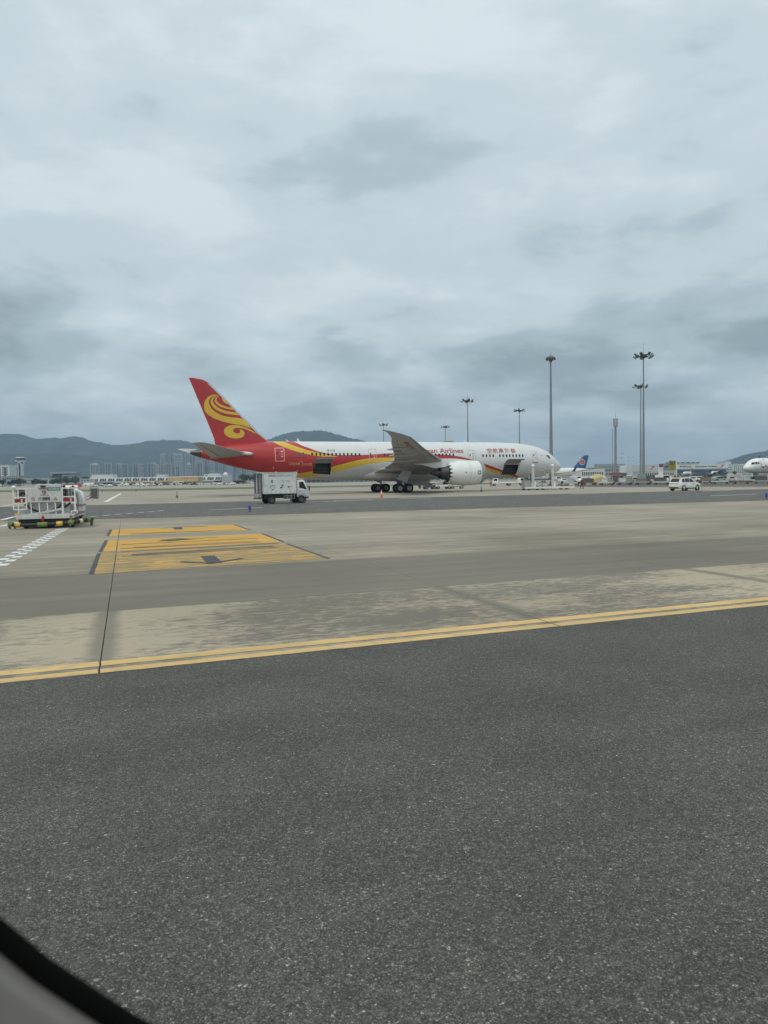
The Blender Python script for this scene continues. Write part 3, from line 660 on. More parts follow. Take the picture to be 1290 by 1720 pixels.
for sg in (1, -1):
    wg = MB(); wg.loft([wing_ring(s, sg) for s in WST]); wing = wg.build('wing', wing_grey, jet, .7)
    # leading edge slat: bright metal nose
    sl_ = MB(); rs = []
    for t in [3.4+i*(26-3.4)/12 for i in range(13)]:
        c_ = wing_cp(t); ch = c_[2]-c_[1]
        rs.append([Q(c_[1]+ch*x*.07-.02, sg*t, c_[3]+k*ch*c_[5]*.33*math.sqrt(x)) for x, k in ((1, 1.25), (.5, 1.25), (.12, 1.2), (0, 0), (.12, -1.0), (.5, -1.0), (1, -1.0))])
    sl_.loft(rs, closed=False); sl_.build('leading_edge_slat', mat('slat_metal', (.30, .31, .31), .35, .5) if sg > 0 else bpy.data.materials['slat_metal'], wing, 1)
    for ft, fl, r in ((6.6, 5.2, .42), (13.0, 5.2, .34), (17.4, 4.4, .29), (21.4, 3.6, .24)):     # flap track fairings
        c_ = wing_cp(ft); fm = MB(); e = c_[2]+.9; zb = c_[4]-.22
        fm.lathe([(fl*x, r*y) for x, y in ((0, .05), (.06, .45), (.2, .85), (.4, 1), (.65, .85), (.88, .45), (1, .04))], Q(e-fl, sg*ft, zb+.28), Q(e, sg*ft, zb)-Q(e-fl, sg*ft, zb+.28), 12, True, True)
        fm.build('flap_fairing', wing_grey, wing, 1)
    # control-surface seams underneath, thin raised strips
    for t0, t1, fr in ((3.2, 9.2, .76), (11, 19.6, .76), (20, 25.5, .76)):
        P_ = []
        for i in range(7):
            t = t0+(t1-t0)*i/6; c_ = wing_cp(t); ch = c_[2]-c_[1]; P_.append(Q(c_[1]+ch*fr, sg*t, c_[3]+(c_[4]-c_[3])*fr-ch*c_[5]*.425*.50-.018))
        MB().tube(P_, .03, 4).build('flap_seam', dgrey, wing)
    for t in (9.2, 11, 19.6, 20):
        c_ = wing_cp(t); ch = c_[2]-c_[1]; MB().bar(Q(c_[1]+ch*.76, sg*t, c_[3]+(c_[4]-c_[3])*.76-ch*c_[5]*.425*.50-.018), Q(c_[2], sg*t, c_[4]-.03), .04).build('flap_seam', dgrey, wing)
    if sg > 0:      # registration under the wing
        me = fit_mesh(text_mesh('B-1132', 1, 'LEFT', .02), 0, 3.4, 0, 1.0)
        def uw(x, y):
            t = 24.0-x*1.0; c_ = wing_cp(t); ch = c_[2]-c_[1]; s = c_[1]+ch*(.28+.22*y); return Q(s, t, c_[3]+(c_[4]-c_[3])*.4-ch*c_[5]*.425-.03)
        map_mesh(me, uw, [.25, .5, .75]); link('registration', me, lred, wing)
    # ---- engine
    EX, EZ = 9.8, 2.86; ax = Vector((-1, 0, 0))      # lathe axis runs backwards from the lip
    eng = bpy.data.objects.new('engine', None); COL.objects.link(eng); eng.parent = jet
    o = Q(20.4, sg*EX, EZ)
    m_nac = white
    NN = 48; prof = [(.85, 1.785), (1.1, 1.81), (1.8, 1.855), (2.9, 1.875), (3.9, 1.83), (4.7, 1.72), (5.3, 1.58)]
    nb = MB(); rings = [[o+Vector((-x, r*math.cos(2*math.pi*k/NN), r*math.sin(2*math.pi*k/NN))) for k in range(NN)] for x, r in prof]
    tooth = lambda k: abs(((k % 3)-1.5)/1.5) if False else (0.0, .75, .75)[k % 3]
    rings.append([o+Vector((-(5.45+.66*tooth(k)), (1.53-.045*tooth(k))*math.cos(2*math.pi*k/NN), (1.53-.045*tooth(k))*math.sin(2*math.pi*k/NN))) for k in range(NN)])
    rings.append([o+Vector((-(5.43+.66*tooth(k)), (1.49-.045*tooth(k))*math.cos(2*math.pi*k/NN), (1.49-.045*tooth(k))*math.sin(2*math.pi*k/NN))) for k in range(NN)])
    rings.append([o+Vector((-4.6, 1.45*math.cos(2*math.pi*k/NN), 1.45*math.sin(2*math.pi*k/NN))) for k in range(NN)])
    nb.loft(rings, True, False, False); nb.build('nacelle', m_nac, eng, .7)
    lb = MB(); lb.lathe([(.85, 1.786), (.55, 1.735), (.3, 1.665), (.1, 1.57), (0, 1.47), (.03, 1.38), (.2, 1.33), (.9, 1.36)], o, ax, 40); lb.build('inlet_lip', lip_grey, eng, 1)
    fb = MB(); fb.lathe([(.9, 1.36), (1.2, 1.36), (1.25, .35), (.95, .2), (.75, .02)], o, ax, 32); fb.build('fan', dgrey, eng, .6)
    jb = MB(); jb.lathe([(4.55, 1.46), (4.6, 1.30), (5.5, 1.20), (6.2, 1.0), (6.9, .82)], o, ax, 36); jb.build('core_cowl', exh, eng, .9)
    nb2 = MB(); nb2.loft([[o+Vector((-x-(.22*tooth(k) if i else 0), r*math.cos(2*math.pi*k/36), r*math.sin(2*math.pi*k/36))) for k in range(36)] for i, (x, r) in enumerate(((6.6, .90), (6.92, .80)))], True, False, False); nb2.build('core_nozzle', exh, eng, .6)
    kb = MB(); kb.lathe([(6.5, .62), (7.1, .55), (8.0, .32), (8.7, .05)], o, ax, 24, False, True); kb.build('exhaust_plug', exh, eng, 1)
    pb = MB(); P_ = []
    for s, w, z0, z1 in ((22.2, .05, EZ+1.60, EZ+1.80), (23.4, .26, EZ+1.5, EZ+1.98), (25.0, .34, EZ+1.3, EZ+2.14), (26.6, .36, EZ+.9, EZ+2.16), (28.4, .36, EZ+.75, EZ+1.9), (30.2, .25, EZ+1.25, EZ+1.75), (32.4, .04, EZ+1.45, EZ+1.6)):
        P_.append([Q(s, sg*EX-w, z0), Q(s, sg*EX+w, z0), Q(s, sg*EX+w, z1), Q(s, sg*EX-w, z1)])
    pb.loft(P_); pb.build('pylon', white if sg > 0 else wing_grey, eng, .9)
    if sg > 0:
        def onN(x, a, off=.01):                      # point on the outer side of the nacelle
            r = pchip(prof)(x)+off; return o+Vector((-x, -r*math.cos(a), r*math.sin(a)))
        eb = MB(); k = 20
        for r0, r1 in ((.34, .27), (.20, .155)):
            b0 = len(eb.v); eb.v += [tuple(onN(1.32+r0*math.cos(2*math.pi*i/k), .02+r0/1.85*math.sin(2*math.pi*i/k))) for i in range(k)]+[tuple(onN(1.32+r1*math.cos(2*math.pi*i/k), .02+r1/1.85*math.sin(2*math.pi*i/k))) for i in range(k)]
            eb.f += [(b0+i, b0+(i+1) % k, b0+k+(i+1) % k, b0+k+i) for i in range(k)]
        for q in (45, 135, 225, 315):
            c0 = rad(q); b0 = len(eb.v); eb.v += [tuple(onN(1.32+rr*math.cos(c0+dq), .02+rr/1.85*math.sin(c0+dq))) for rr, dq in ((.19, -.3), (.28, -.12), (.28, .35), (.19, .2))]; eb.f.append((b0, b0+1, b0+2, b0+3))
        eb.build('maker_emblem', mat('emblem_blue', (.05, .085, .19), .4), eng)
        vb = MB(); vb.v = [tuple(onN(3.55+.10*math.cos(2*math.pi*i/10), .02+.055*math.sin(2*math.pi*i/10))) for i in range(10)]; vb.f = [tuple(range(10))]; vb.build('vent', ink, eng)
        sb = MB()
        for x in (2.72,):
            sb.tube([onN(x, rad(q), .004) for q in range(-85, 90, 7)], .014, 4)
        sb.tube([onN(1.2+.02*i, rad(-20-i*4.5), .004) for i in range(12)], .014, 4)
        sb.build('cowl_seam', grey, eng)
    # ---- main landing gear
    gear = bpy.data.objects.new('main_gear', None); COL.objects.link(gear); gear.parent = jet
    sb = MB(); sb.cyl(Q(31.3, sg*4.9, .78), Q(31.1, sg*4.9, 2.3), .17, n=14); sb.cyl(Q(31.1, sg*4.9, 1.9), Q(30.9, sg*4.9, 3.7), .24, n=14)
    sb.cyl(Q(31.2, sg*4.9, 1.9), Q(30.6, sg*2.6, 3.0), .09); sb.cyl(Q(31.2, sg*4.9, 1.7), Q(33.2, sg*4.4, 3.1), .10); sb.bar(Q(30.4, sg*4.9, .75), Q(32.2, sg*4.9, .75), .24, .28); sb.cyl(Q(30.9, sg*4.9, 1.1), Q(31.9, sg*4.9, 1.9), .06)
    sb.build('strut', steel, gear, .6)
    for ds in (-.75, .75):
        xb = MB(); xb.cyl(Q(31.3+ds, sg*4.9-.8, .70), Q(31.3+ds, sg*4.9+.8, .70), .09); xb.build('axle', steel, gear, .6)
        for dt in (-.66, .66):
            c_ = Q(31.3+ds, sg*4.9+dt, .69); wd = Vector((0, 1, 0)); wb = MB()
            wb.lathe([(-.22, .38), (-.25, .52), (-.22, .63), (-.12, .685), (.12, .685), (.22, .63), (.25, .52), (.22, .38)], c_, wd, 28); ty = wb.build('tyre', rubber, gear, .9)
            for sd in (-1, 1):
                rb = MB(); rb.lathe([(sd*.20, .39), (sd*.22, .36), (sd*.14, .33), (sd*.12, .12), (sd*.22, .10), (sd*.22, .01)], c_, wd, 20); rb.build('rim', lip_grey, ty, .6)
    # strut door hanging beside the leg
    db = MB(); D_ = [Q(31.6, sg*5.75, 3.5), Q(30.2, sg*5.75, 3.25), Q(31.1, sg*6.0, 1.55), Q(32.75, sg*6.0, 2.1)]; off = Vector((0, .07, 0))
    db.add([p-off for p in D_]+[p+off for p in D_], [(0, 1, 2, 3), (7, 6, 5, 4)]+[(i, 4+i, 4+(i+1) % 4, (i+1) % 4) for i in range(4)]); db.build('gear_door', mat('gear_door_grey', (.44, .45, .44), .45, var=.06) if sg > 0 else bpy.data.materials['gear_door_grey'], gear)
    db = MB(); D_ = [Q(29.9, sg*1.2, 2.0), Q(25.3, sg*1.2, 1.95), Q(25.6, sg*1.55, 1.0), Q(29.7, sg*1.55, 1.02)]
    db.add([p-off for p in D_]+[p+off for p in D_], [(0, 1, 2, 3), (7, 6, 5, 4)]+[(i, 4+i, 4+(i+1) % 4, (i+1) % 4) for i in range(4)]); db.build('gear_door', bpy.data.materials['gear_door_grey'], gear)
    # ---- tailplane
    tb = MB(); rs = []
    for t, sl, st_, z, th in ((.4, 53.2, 59.4, 6.0, .10), (2.0, 54.3, 59.6, 6.12, .10), (5.5, 57.4, 61.1, 6.62, .09), (9.0, 60.5, 62.6, 7.16, .085), (9.7, 61.4, 62.95, 7.27, .07), (9.95, 62.2, 63.1, 7.31, .05)):
        rs.append(wing_ring((t, sl, st_, z, z-.10-.52*max(0, 1-t/9.9), th), sg))
    tb.loft(rs); tp = tb.build('tailplane', wing_grey, jet, .7)
    lb = MB(); rs = []
    for t, sl, ch, z, th in ((1.7, 53.9, .55, 6.08, .5), (3.0, 55.15, .5, 6.28, .5), (4.0, 56.05, .06, 6.42, .3)):
        rs.append([Q(sl+ch*x, sg*t, z+k*th*.55*math.sqrt(x)*max(ch, .1)) for x, k in ((1, 1), (.5, 1), (.12, 1), (0, 0), (.12, -1), (.5, -1), (1, -1))])
    lb.loft(rs, closed=False); lb.build('leading_edge', white, tp, 1)
    eb = MB(); eb.bar(Q(58.2, sg*2.2, 5.60), Q(61.9, sg*9.0, 7.0), .04, .05); eb.build('elevator_seam', dgrey, tp)
# white root cap on the near tailplane
mb = MB(); mb.lathe([(x*2.3, .26*y) for x, y in ((0, .05), (.06, .5), (.18, .85), (.4, 1), (.75, .8), (1, .3))], Q(53.5, 1.95, 6.03), Q(55.6, 2.5, 6.2)-Q(53.5, 1.95, 6.03), 14, True, True); mb.build('tailplane_root_cap', white, jet, 1)
# ---- fin
finst = [(7.2, 50.0, 58.55, .095), (8.1, 50.7, 58.72, .095), (9.05, 52.0, 59.0, .095), (10.5, 53.4, 59.55, .092), (13.1, 55.95, 60.6, .09), (15.3, 58.1, 61.45, .085), (16.3, 59.15, 61.85, .08), (16.8, 60.1, 62.05, .07), (17.02, 61.4, 62.15, .05)]
def fin_half(s, z):
    zs = [f[0] for f in finst]; i = max(k for k in range(len(zs)-1) if zs[k] <= max(zs[0], min(z, 17.0))); a, b = finst[i], finst[i+1]; f = (z-a[0])/(b[0]-a[0])
    sl, st_, th = (a[k]+(b[k]-a[k])*f for k in (1, 2, 3)); ch = st_-sl; x = min(1, max(0, (s-sl)/ch))
    for (x0, y0), (x1, y1) in zip(AF[:-1], AF[1:]):
        if x0 <= x <= x1: return (y0+(y1-y0)*(x-x0)/(x1-x0))*ch*th/2
    return 0
fb = MB()
fb.loft([[Q(sl+(st_-sl)*x, y*(st_-sl)*th/2, z) for x, y in AF]+[Q(sl+(st_-sl)*x, -y*(st_-sl)*th/2, z) for x, y in AF[::-1][:-1]] for z, sl, st_, th in finst])
fin = fb.build('fin', red, jet, .7)
lb = MB(); rs = []
for z in [7.9+i*(16.3-7.9)/14 for i in range(15)]:
    i = max(k for k in range(len(finst)-1) if finst[k][0] <= z); a, b = finst[i], finst[i+1]; f = (z-a[0])/(b[0]-a[0]); sl = a[1]+(b[1]-a[1])*f
    rs.append([Q(sl+dx-.03, k*(fin_half(sl+max(dx, .0), z)+.012), z) for dx, k in ((.42, 1), (.15, 1), (0, 0), (.15, -1), (.42, -1))])
lb.loft(rs, closed=False); lb.build('fin_leading_edge', mat('fin_edge_metal', (.52, .53, .52), .35, .4), fin, 1)
rb = MB(); rb.tube([Q(57.2+1.62*(z-8.2)/4.6*1.0, .0, z) for z in (8.2, 8.3)], .01, 4); rb.v = []; rb.f = []
for sg in (1, -1):
    rb.tube([Q(fs, sg*(fin_half(fs, z)+.0), z) for z, fs in [(8.2+i*.8, 56.6+(60.15-56.6)*(i*.8)/7.6) for i in range(10)]], .018, 4)
rb.build('rudder_seam', mat('seam_red', (.22, .015, .02), .5), fin)
te = MB(); te.tube([Q(58.73, 0, 8.15), Q(60.62, 0, 13.1), Q(61.87, 0, 16.3), Q(62.17, 0, 17.0)], .045, 6); te.build('fin_trailing_edge', white, fin)
# emblem on the fin: yellow swirls (photo outline carried to fin coordinates)
def zoom_to_fin(x, y):      # measured outline (thousandths of the traced sheet) to s, z on the fin
    ax_, ay_ = 300+x/5.864, 620+y/5.864
    s = 62.13-(ax_-317)*(62.13-52.06)/(436.4-317)*1.0; z = 17.05-(ay_-634)*(17.05-9.05)/(729-634)
    return s, z
SW_ = [
 [(385, 245), (330, 250), (290, 265), (258, 300), (242, 340), (241, 380), (250, 412), (275, 445), (330, 482), (420, 517), (520, 540), (620, 552), (705, 580), (668, 520), (636, 487), (580, 478), (500, 473), (420, 457), (360, 428), (315, 390), (293, 350), (289, 318), (300, 288), (335, 262)],
 [(392, 247), (345, 262), (314, 290), (306, 322), (314, 352), (345, 388), (400, 420), (470, 440), (540, 447), (602, 450), (578, 424), (520, 420), (450, 408), (390, 385), (348, 352), (329, 318), (334, 288), (360, 264)],
 [(402, 250), (370, 268), (350, 288), (346, 312), (362, 340), (400, 367), (460, 386), (512, 394), (555, 398), (530, 377), (480, 372), (430, 357), (388, 334), (365, 308), (368, 284)],
 [(420, 281), (424, 300), (440, 322), (465, 337), (492, 344), (470, 315), (440, 284)],
 [(772, 641), (735, 615), (690, 590), (630, 566), (570, 552), (515, 551), (470, 562), (440, 586), (431, 615), (440, 645), (468, 670), (510, 684), (560, 688), (605, 680), (634, 658), (640, 632), (628, 608), (606, 596), (585, 597), (597, 612), (594, 628), (576, 637), (550, 636), (530, 622), (523, 603), (532, 588), (556, 580), (600, 580), (660, 594), (720, 622)]]
for pts in SW_:
    P = [zoom_to_fin(*p) for p in pts]
    Pd = []
    for i, p in enumerate(P):
        q = P[(i+1) % len(P)]; Pd.append(p); Pd.append(((p[0]+q[0])/2, (p[1]+q[1])/2))
    for sg in (1, -1):
        me = poly_mesh('emblem', Pd); ys = [p[1] for p in P]; a, b = min(ys), max(ys)
        bm = bmesh.new(); bm.from_mesh(me)
        for i in range(1, 8):
            bmesh.ops.bisect_plane(bm, geom=bm.verts[:]+bm.edges[:]+bm.faces[:], plane_co=(0, a+(b-a)*i/8, 0), plane_no=(0, 1, 0))
        x0_, x1_ = min(p[0] for p in P), max(p[0] for p in P)
        for i in range(1, 8):
            bmesh.ops.bisect_plane(bm, geom=bm.verts[:]+bm.edges[:]+bm.faces[:], plane_co=(x0_+(x1_-x0_)*i/8, 0, 0), plane_no=(1, 0, 0))
        for v in bm.verts: v.co = Q(v.co.x, sg*(fin_half(v.co.x, v.co.y)+.03), v.co.y)
        bm.to_mesh(me); bm.free(); link('emblem', me, yellow, fin)
# roof fittings
mb = MB(); mb.lathe([(x*2.9, .27*y) for x, y in ((0, .02), (.1, .5), (.3, .95), (.5, 1), (.75, .7), (1, .02))], Q(19.9, 0, 7.94), Q(22.8, 0, 7.92)-Q(19.9, 0, 7.94), 16); mb.build('radome', mat('radome_grey', (.25, .245, .23), .5), jet, 1)
for s, h in ((17.9, .42), (45.9, .5), (47.6, .32), (13.0, .06)):
    mb = MB(); z = ztop(s)-.03; mb.hexa([Q(s, -.03, z), Q(s, .03, z), Q(s+.5, .03, z), Q(s+.5, -.03, z)], [Q(s+.4, -.012, z+h), Q(s+.4, .012, z+h), Q(s+.55, .012, z+h), Q(s+.55, -.012, z+h)]); mb.build('blade_aerial', white, jet)
mb = MB(); mb.hexa([Q(26.3, -.04, 1.75), Q(26.3, .04, 1.75), Q(26.8, .04, 1.75), Q(26.8, -.04, 1.75)], [Q(26.2, -.1, .5), Q(26.2, .1, .5), Q(26.5, .1, .5), Q(26.5, -.1, .5)]); mb.build('belly_mast', grey, jet)
# nose gear
ng = bpy.data.objects.new('nose_gear', None); COL.objects.link(ng); ng.parent = jet
mb = MB(); mb.cyl(Q(5.5, 0, .5), Q(5.3, 0, 2.4), .12); mb.cyl(Q(5.5, 0, 1.0), Q(7.0, 0, 2.2), .07); mb.cyl(Q(5.5, -.45, .5), Q(5.5, .45, .5), .07); mb.build('strut', steel, ng, .6)
for dt in (-.33, .33):
    mb = MB(); mb.lathe([(-.14, .25), (-.17, .36), (-.12, .48), (.12, .48), (.17, .36), (.14, .25)], Q(5.5, dt, .5), (0, 1, 0), 24); ty = mb.build('tyre', rubber, ng, .9)
    mb = MB(); mb.lathe([(-.13, .26), (-.10, .02)], Q(5.5, dt, .5), (0, 1, 0), 16); mb.lathe([(.13, .26), (.10, .02)], Q(5.5, dt, .5), (0, 1, 0), 16); mb.build('rim', lip_grey, ty)
for dt in (-.75, .75):
    mb = MB(); mb.hexa([Q(4.4, dt, 1.2), Q(4.4, dt+.05, 1.2), Q(6.6, dt+.05, 1.2), Q(6.6, dt, 1.2)], [Q(4.2, dt, 2.1), Q(4.2, dt+.05, 2.1), Q(6.9, dt+.05, 2.1), Q(6.9, dt, 2.1)]); mb.build('gear_door', white, ng)
# ------------------------------------------------------------------ vehicles on the apron
def wheel(parent, x, y, r, w, side_=1, rim_m=None, name='wheel', n=24):
    """a wheel with its axle along y: tyre, with the rim as its piece"""
    mb = MB(); c_ = (x, y, r); h = w/2
    mb.lathe([(-h*.8, r*.58), (-h, r*.72), (-h*.92, r*.9), (-h*.6, r), (h*.6, r), (h*.92, r*.9), (h, r*.72), (h*.8, r*.58)], c_, (0, 1, 0), n)
    t = mb.build(name, rubber, parent, .8)
    rb = MB()
    for s in (-1, 1): rb.lathe([(s*h*.80, r*.60), (s*h*.82, r*.56), (s*h*.45, r*.50), (s*h*.40, r*.22), (s*h*.7, r*.18), (s*h*.7, r*.01)], c_, (0, 1, 0), 18)
    rb.build('rim', rim_m or steel, t, .6); return t
def panel(parent, name, m, P, off=(0, 0, 0)):
    mb = MB(); mb.add([Vector(p)+Vector(off) for p in P], [tuple(range(len(P)))]); return mb.build(name, m, parent)
def flat_text(parent, body, p0, ux, uz, w, h, m, bold=.01, name='lettering'):
    """lettering on a plane: p0 lower left corner, ux reading direction, uz up"""
    me = fit_mesh(text_mesh(body, 1, 'LEFT', bold), 0, w, 0, h); p0 = Vector(p0); ux = Vector(ux); uz = Vector(uz)
    for v in me.vertices: v.co = p0+ux*v.co.x+uz*v.co.y
    me.update(); return link(name, me, m, parent)
# ---- white box truck
tr = thing('box_truck', 'white box truck with rear tail lift driving below the red tail', 'truck', (-9.45, 71.3, 0), rad(28)); tr.scale = (.94, .96, .97)
W_ = .98
b = MB().box(-2.25, 1.12, -W_, W_, .98, 2.93).build('cargo_box', white_dirty, tr, 0, .025)
eb = MB()
for x in (-2.25, 1.12):
    for y in (-W_, W_): eb.box(x-.04, x+.04, y-.035, y+.035, .96, 2.95)
for y in (-W_, W_): eb.box(-2.25, 1.12, y-.03, y+.03, .93, 1.02); eb.box(-2.25, 1.12, y-.03, y+.03, 2.88, 2.96)
eb.build('box_edging', offwhite, b, 0, .008)
for i in range(7): MB().box(-2.0+i*.48, -1.86+i*.48, -W_-.012, -W_-.004, 1.1, 1.13).build('side_reflector', ink, b)
for s in (-1, 1):
    d = MB().box(-2.30, -2.262, s*.03 if s > 0 else -.94, .94 if s > 0 else -.03, 1.03, 2.86).build('rear_door', white_dirty, b, 0, .012)
    lr = MB(); lr.cyl((-2.335, s*.22, 1.05), (-2.335, s*.22, 2.85), .022, n=8); lr.box(-2.35, -2.32, s*.22-.05, s*.22+.05, 1.35, 1.42); lr.build('lock_rod', galv, d)
tl = MB()
for y in (-.9, .0, .9): tl.box(-2.50, -2.36, y-.05, y+.05, .55, 2.80)
tl.box(-2.5, -2.38, -.98, .98, 2.78, 2.9); tl.build('tail_lift_frame', dgrey, tr, 0, .01)
MB().box(-2.58, -2.40, -.95, .95, .62, .98).build('tail_lift_platform', grey, tr, 0, .01)
MB().box(-2.62, -2.45, -.98, .98, .45, .56).build('rear_bumper', dgrey, tr, 0, .01)
for s in (-1, 1): MB().box(-2.64, -2.60, s*.82-.1, s*.82+.1, .47, .54).build('tail_light', taillight, tr)
ch = MB(); ch.box(-2.3, 2.2, -.42, -.32, .55, .75); ch.box(-2.3, 2.2, .32, .42, .55, .75); ch.box(-2.2, 1.1, -.9, .9, .88, .97)
for x in (-1.4, 0, 1.4): ch.box(x-.05, x+.05, -.42, .42, .58, .72)
ch.build('chassis', black, tr); MB().box(-2.1, 1.2, -.75, .75, .52, .95).build('underbody', black, tr)  # underbody: solid black block added to darken the gap below the box
MB().box(-.05, .78, -.92, -.45, .42, .82).build('fuel_tank', dgrey, tr, 0, .06)
gd = MB()
for z in (.45, .72): gd.bar((-.15, -.95, z), (.95, -.95, z), .045)
for x in (-.15, .2, .6, .95): gd.bar((x, -.95, .42), (x, -.95, .95), .04)
gd.build('side_guard', galv, tr)
CABP = [(1.26, .62), (1.26, 2.10), (1.36, 2.20), (1.95, 2.21), (2.06, 2.14), (2.42, 1.36), (2.53, 1.22), (2.57, .72), (2.52, .58), (1.26, .58)]
cab = MB().prism(CABP, 'y', -.88, .88).build('cab', white, tr, .5, .045)
for s in (-1, 1):
    y = s*.886
    panel(cab, 'side_window', glass, [(1.48, y, 2.02), (1.90, y, 2.03), (2.26, y, 1.36), (2.10, y, 1.30), (1.80, y, 1.42), (1.48, y, 1.44)][::s])
    dr = MB(); dr.tube([(1.38, y, 1.38), (1.38, y, .72), (2.1, y, .74)], .006, 4); dr.build('door_seam', grey, cab)
    MB().box(1.46, 1.62, min(y, y+s*.03), max(y, y+s*.03), 1.12, 1.17).build('door_handle', black, cab)
    mr = MB(); mr.tube([(2.18, s*.88, 1.7), (2.45, s*1.02, 1.75), (2.47, s*1.08, 1.55)], .014, 6); mr.box(2.42, 2.50, s*1.08-.08, s*1.08+.08, 1.18, 1.62); mr.build('wing_mirror', black, cab)
    MB().box(2.545, 2.60, s*.68-.14, s*.68+.14, .80, .95).build('headlight', lip_grey, cab, 0, .01)
panel(cab, 'windscreen', glass, [(2.12, -.78, 2.06), (2.12, .78, 2.06), (2.45, .82, 1.38), (2.45, -.82, 1.38)])
MB().box(2.50, 2.64, -.88, .88, .42, .66).build('front_bumper', white, tr, 0, .03)
MB().box(1.40, 1.85, -.8, .8, 2.215, 2.30).build('beacon_bar', amber, cab, 0, .02)
MB().box(1.13, 1.32, -.85, .85, 2.62, 2.98).build('cooler_unit', white, tr, 0, .03)
MB().box(-.62, -.52, -.05, .05, 2.94, 3.05).build('roof_lamp', amber, b, 0, .01)
for x in (-1.375, 1.70):
    for s in (-1, 1): wheel(tr, x, s*.80, .39, .24, rim_m=dgrey)
for s in (-1, 1):
    ar = MB(); ar.lathe([(-.13, .50), (.13, .50)], (1.70, s*.80, .40), (0, 1, 0), 20); ar.build('wheel_arch', black, cab)
fy = -W_-.012
flat_text(b, 'SACL', (-1.72, fy, 2.55), (1, 0, 0), (0, 0, 1), .80, .17, mat('rust_lettering', (.22, .085, .055), .5), .03)
flat_text(b, '深圳航空食品有限公司', (-.86, fy, 2.55), (1, 0, 0), (0, 0, 1), 1.72, .17, grey, .01)
m_grn = mat('logo_green', (.08, .24, .17), .5); m_nvy = mat('logo_navy', (.03, .06, .14), .5)
def ring_logo(par, cx, cz, r0, r1, m, y=fy, gap=(0, 360), name='logo'):
    mb = MB(); k = 20; a0, a1 = gap
    P = [rad(a0+(a1-a0)*i/k) for i in range(k+1)]
    mb.v = [(cx+r0*math.cos(q), y, cz+r0*math.sin(q)) for q in P]+[(cx+r1*math.cos(q), y, cz+r1*math.sin(q)) for q in P]
    mb.f = [(i, i+1, k+2+i, k+1+i) for i in range(k)]; return mb.build(name, m, par)
ring_logo(b, -1.36, 2.12, .13, .05, m_grn); panel(b, 'logo', ink, [(-1.42, fy, 1.96), (-1.30, fy, 1.96), (-1.33, fy, 2.02), (-1.40, fy, 2.02)])
ring_logo(b, -.16, 2.12, .13, .07, grey, gap=(40, 330)); flat_text(b, '空工', (.12, fy, 2.03), (1, 0, 0), (0, 0, 1), .34, .18, grey)
ring_logo(b, -1.42, 1.60, .15, .10, m_grn, gap=(20, 260)); ring_logo(b, -1.22, 1.60, .15, .10, m_grn, gap=(-70, 120)); panel(b, 'logo', ink, [(-1.45, fy, 1.26), (-1.24, fy, 1.30), (-1.14, fy, 1.40), (-1.36, fy, 1.36)])
panel(b, 'logo', m_nvy, [(-.60, fy, 1.46), (-.28, fy, 1.46), (-.20, fy, 1.82), (-.30, fy, 1.82)]); ring_logo(b, -.34, 1.60, .07, .03, white, y=fy-.004)
flat_text(b, '鲲门', (.24, fy, 1.46), (1, 0, 0), (0, 0, 1), .40, .20, mat('logo_rose', (.30, .12, .13), .5)); flat_text(cab, 'SERVICE', (1.72, -.892, 1.06), (1, 0, 0), (0, 0, 1), .3, .06, grey)

# ---- hydrant service vehicle seen from behind
hv = thing('hydrant_service_vehicle', 'low white hydrant vehicle seen from behind with green and yellow wrapped hose', 'service vehicle', (-16.0, 36.3, 0), rad(105.5))
hv_white = mat('grimy_white_paint', (.56, .57, .55), .55, var=.12, scale=2.2, dirt=.5)
def X(x0, x1, y0, y1, z0, z1, name, m, par=hv, bev=.012): return MB().box(x0, x1, y0, y1, z0, z1).build(name, m, par, 0, bev)
X(.0, 5.6, -1.22, 1.30, .46, .60, 'deck', hv_white)
ch = MB(); ch.box(.3, 5.6, -.45, -.33, .34, .46); ch.box(.3, 5.6, .33, .45, .34, .46); ch.box(.1, .25, -1.2, 1.2, .28, .44); ch.build('chassis', black, hv)
for x0, x1, y0, y1, z0, z1 in ((.3, 1.6, -.85, .85, .14, .45), (1.9, 3.6, -1.1, 1.1, .2, .45), (.12, .6, .75, 1.2, .25, .46)): MB().box(x0, x1, y0, y1, z0, z1).build('underdeck_shade_fill', mat('underdeck_shade_dark', (.035, .04, .035), .7, var=.4, scale=6) if not bpy.data.materials.get('underdeck_shade_dark') else bpy.data.materials['underdeck_shade_dark'], hv, 0, .02)  # dark boxes added as under-structure to deepen the shade below the deck
pnl = MB(); pnl.prism([(-.69, 1.24), (-.69, 2.10), (.42, 2.10), (.50, 1.93), (.80, 1.90), (.80, 1.24)], 'x', .10, 1.5); pn = pnl.build('control_cabinet', hv_white, hv, 0, .02)
panel(pn, 'name_plate', mat('teal_plate', (.06, .24, .22), .45, scale=12, var=.5), [(.094, -.10, 1.79), (.094, -.66, 1.79), (.094, -.66, 1.96), (.094, -.10, 1.96)])
flat_text(pn, '加油服务', (.090, -.12, 1.82), (0, -1, 0), (0, 0, 1), .5, .11, offwhite)
mb = MB(); k = 24
mb.v = [(.094, .06+r*math.cos(2*math.pi*i/k), 1.71+r*math.sin(2*math.pi*i/k)) for r in (.085, .05) for i in range(k)]; mb.f = [(i, (i+1) % k, k+(i+1) % k, k+i) for i in range(k)]; mb.build('round_logo', lred, pn)
panel(pn, 'logo_mark', lred, [(.094, .04, 1.67), (.094, -.03, 1.70), (.094, .0, 1.76), (.094, .06, 1.73)])
flat_text(pn, '中国航油', (.094, .22, 1.555), (0, -1, 0), (0, 0, 1), .36, .055, ink, .03)
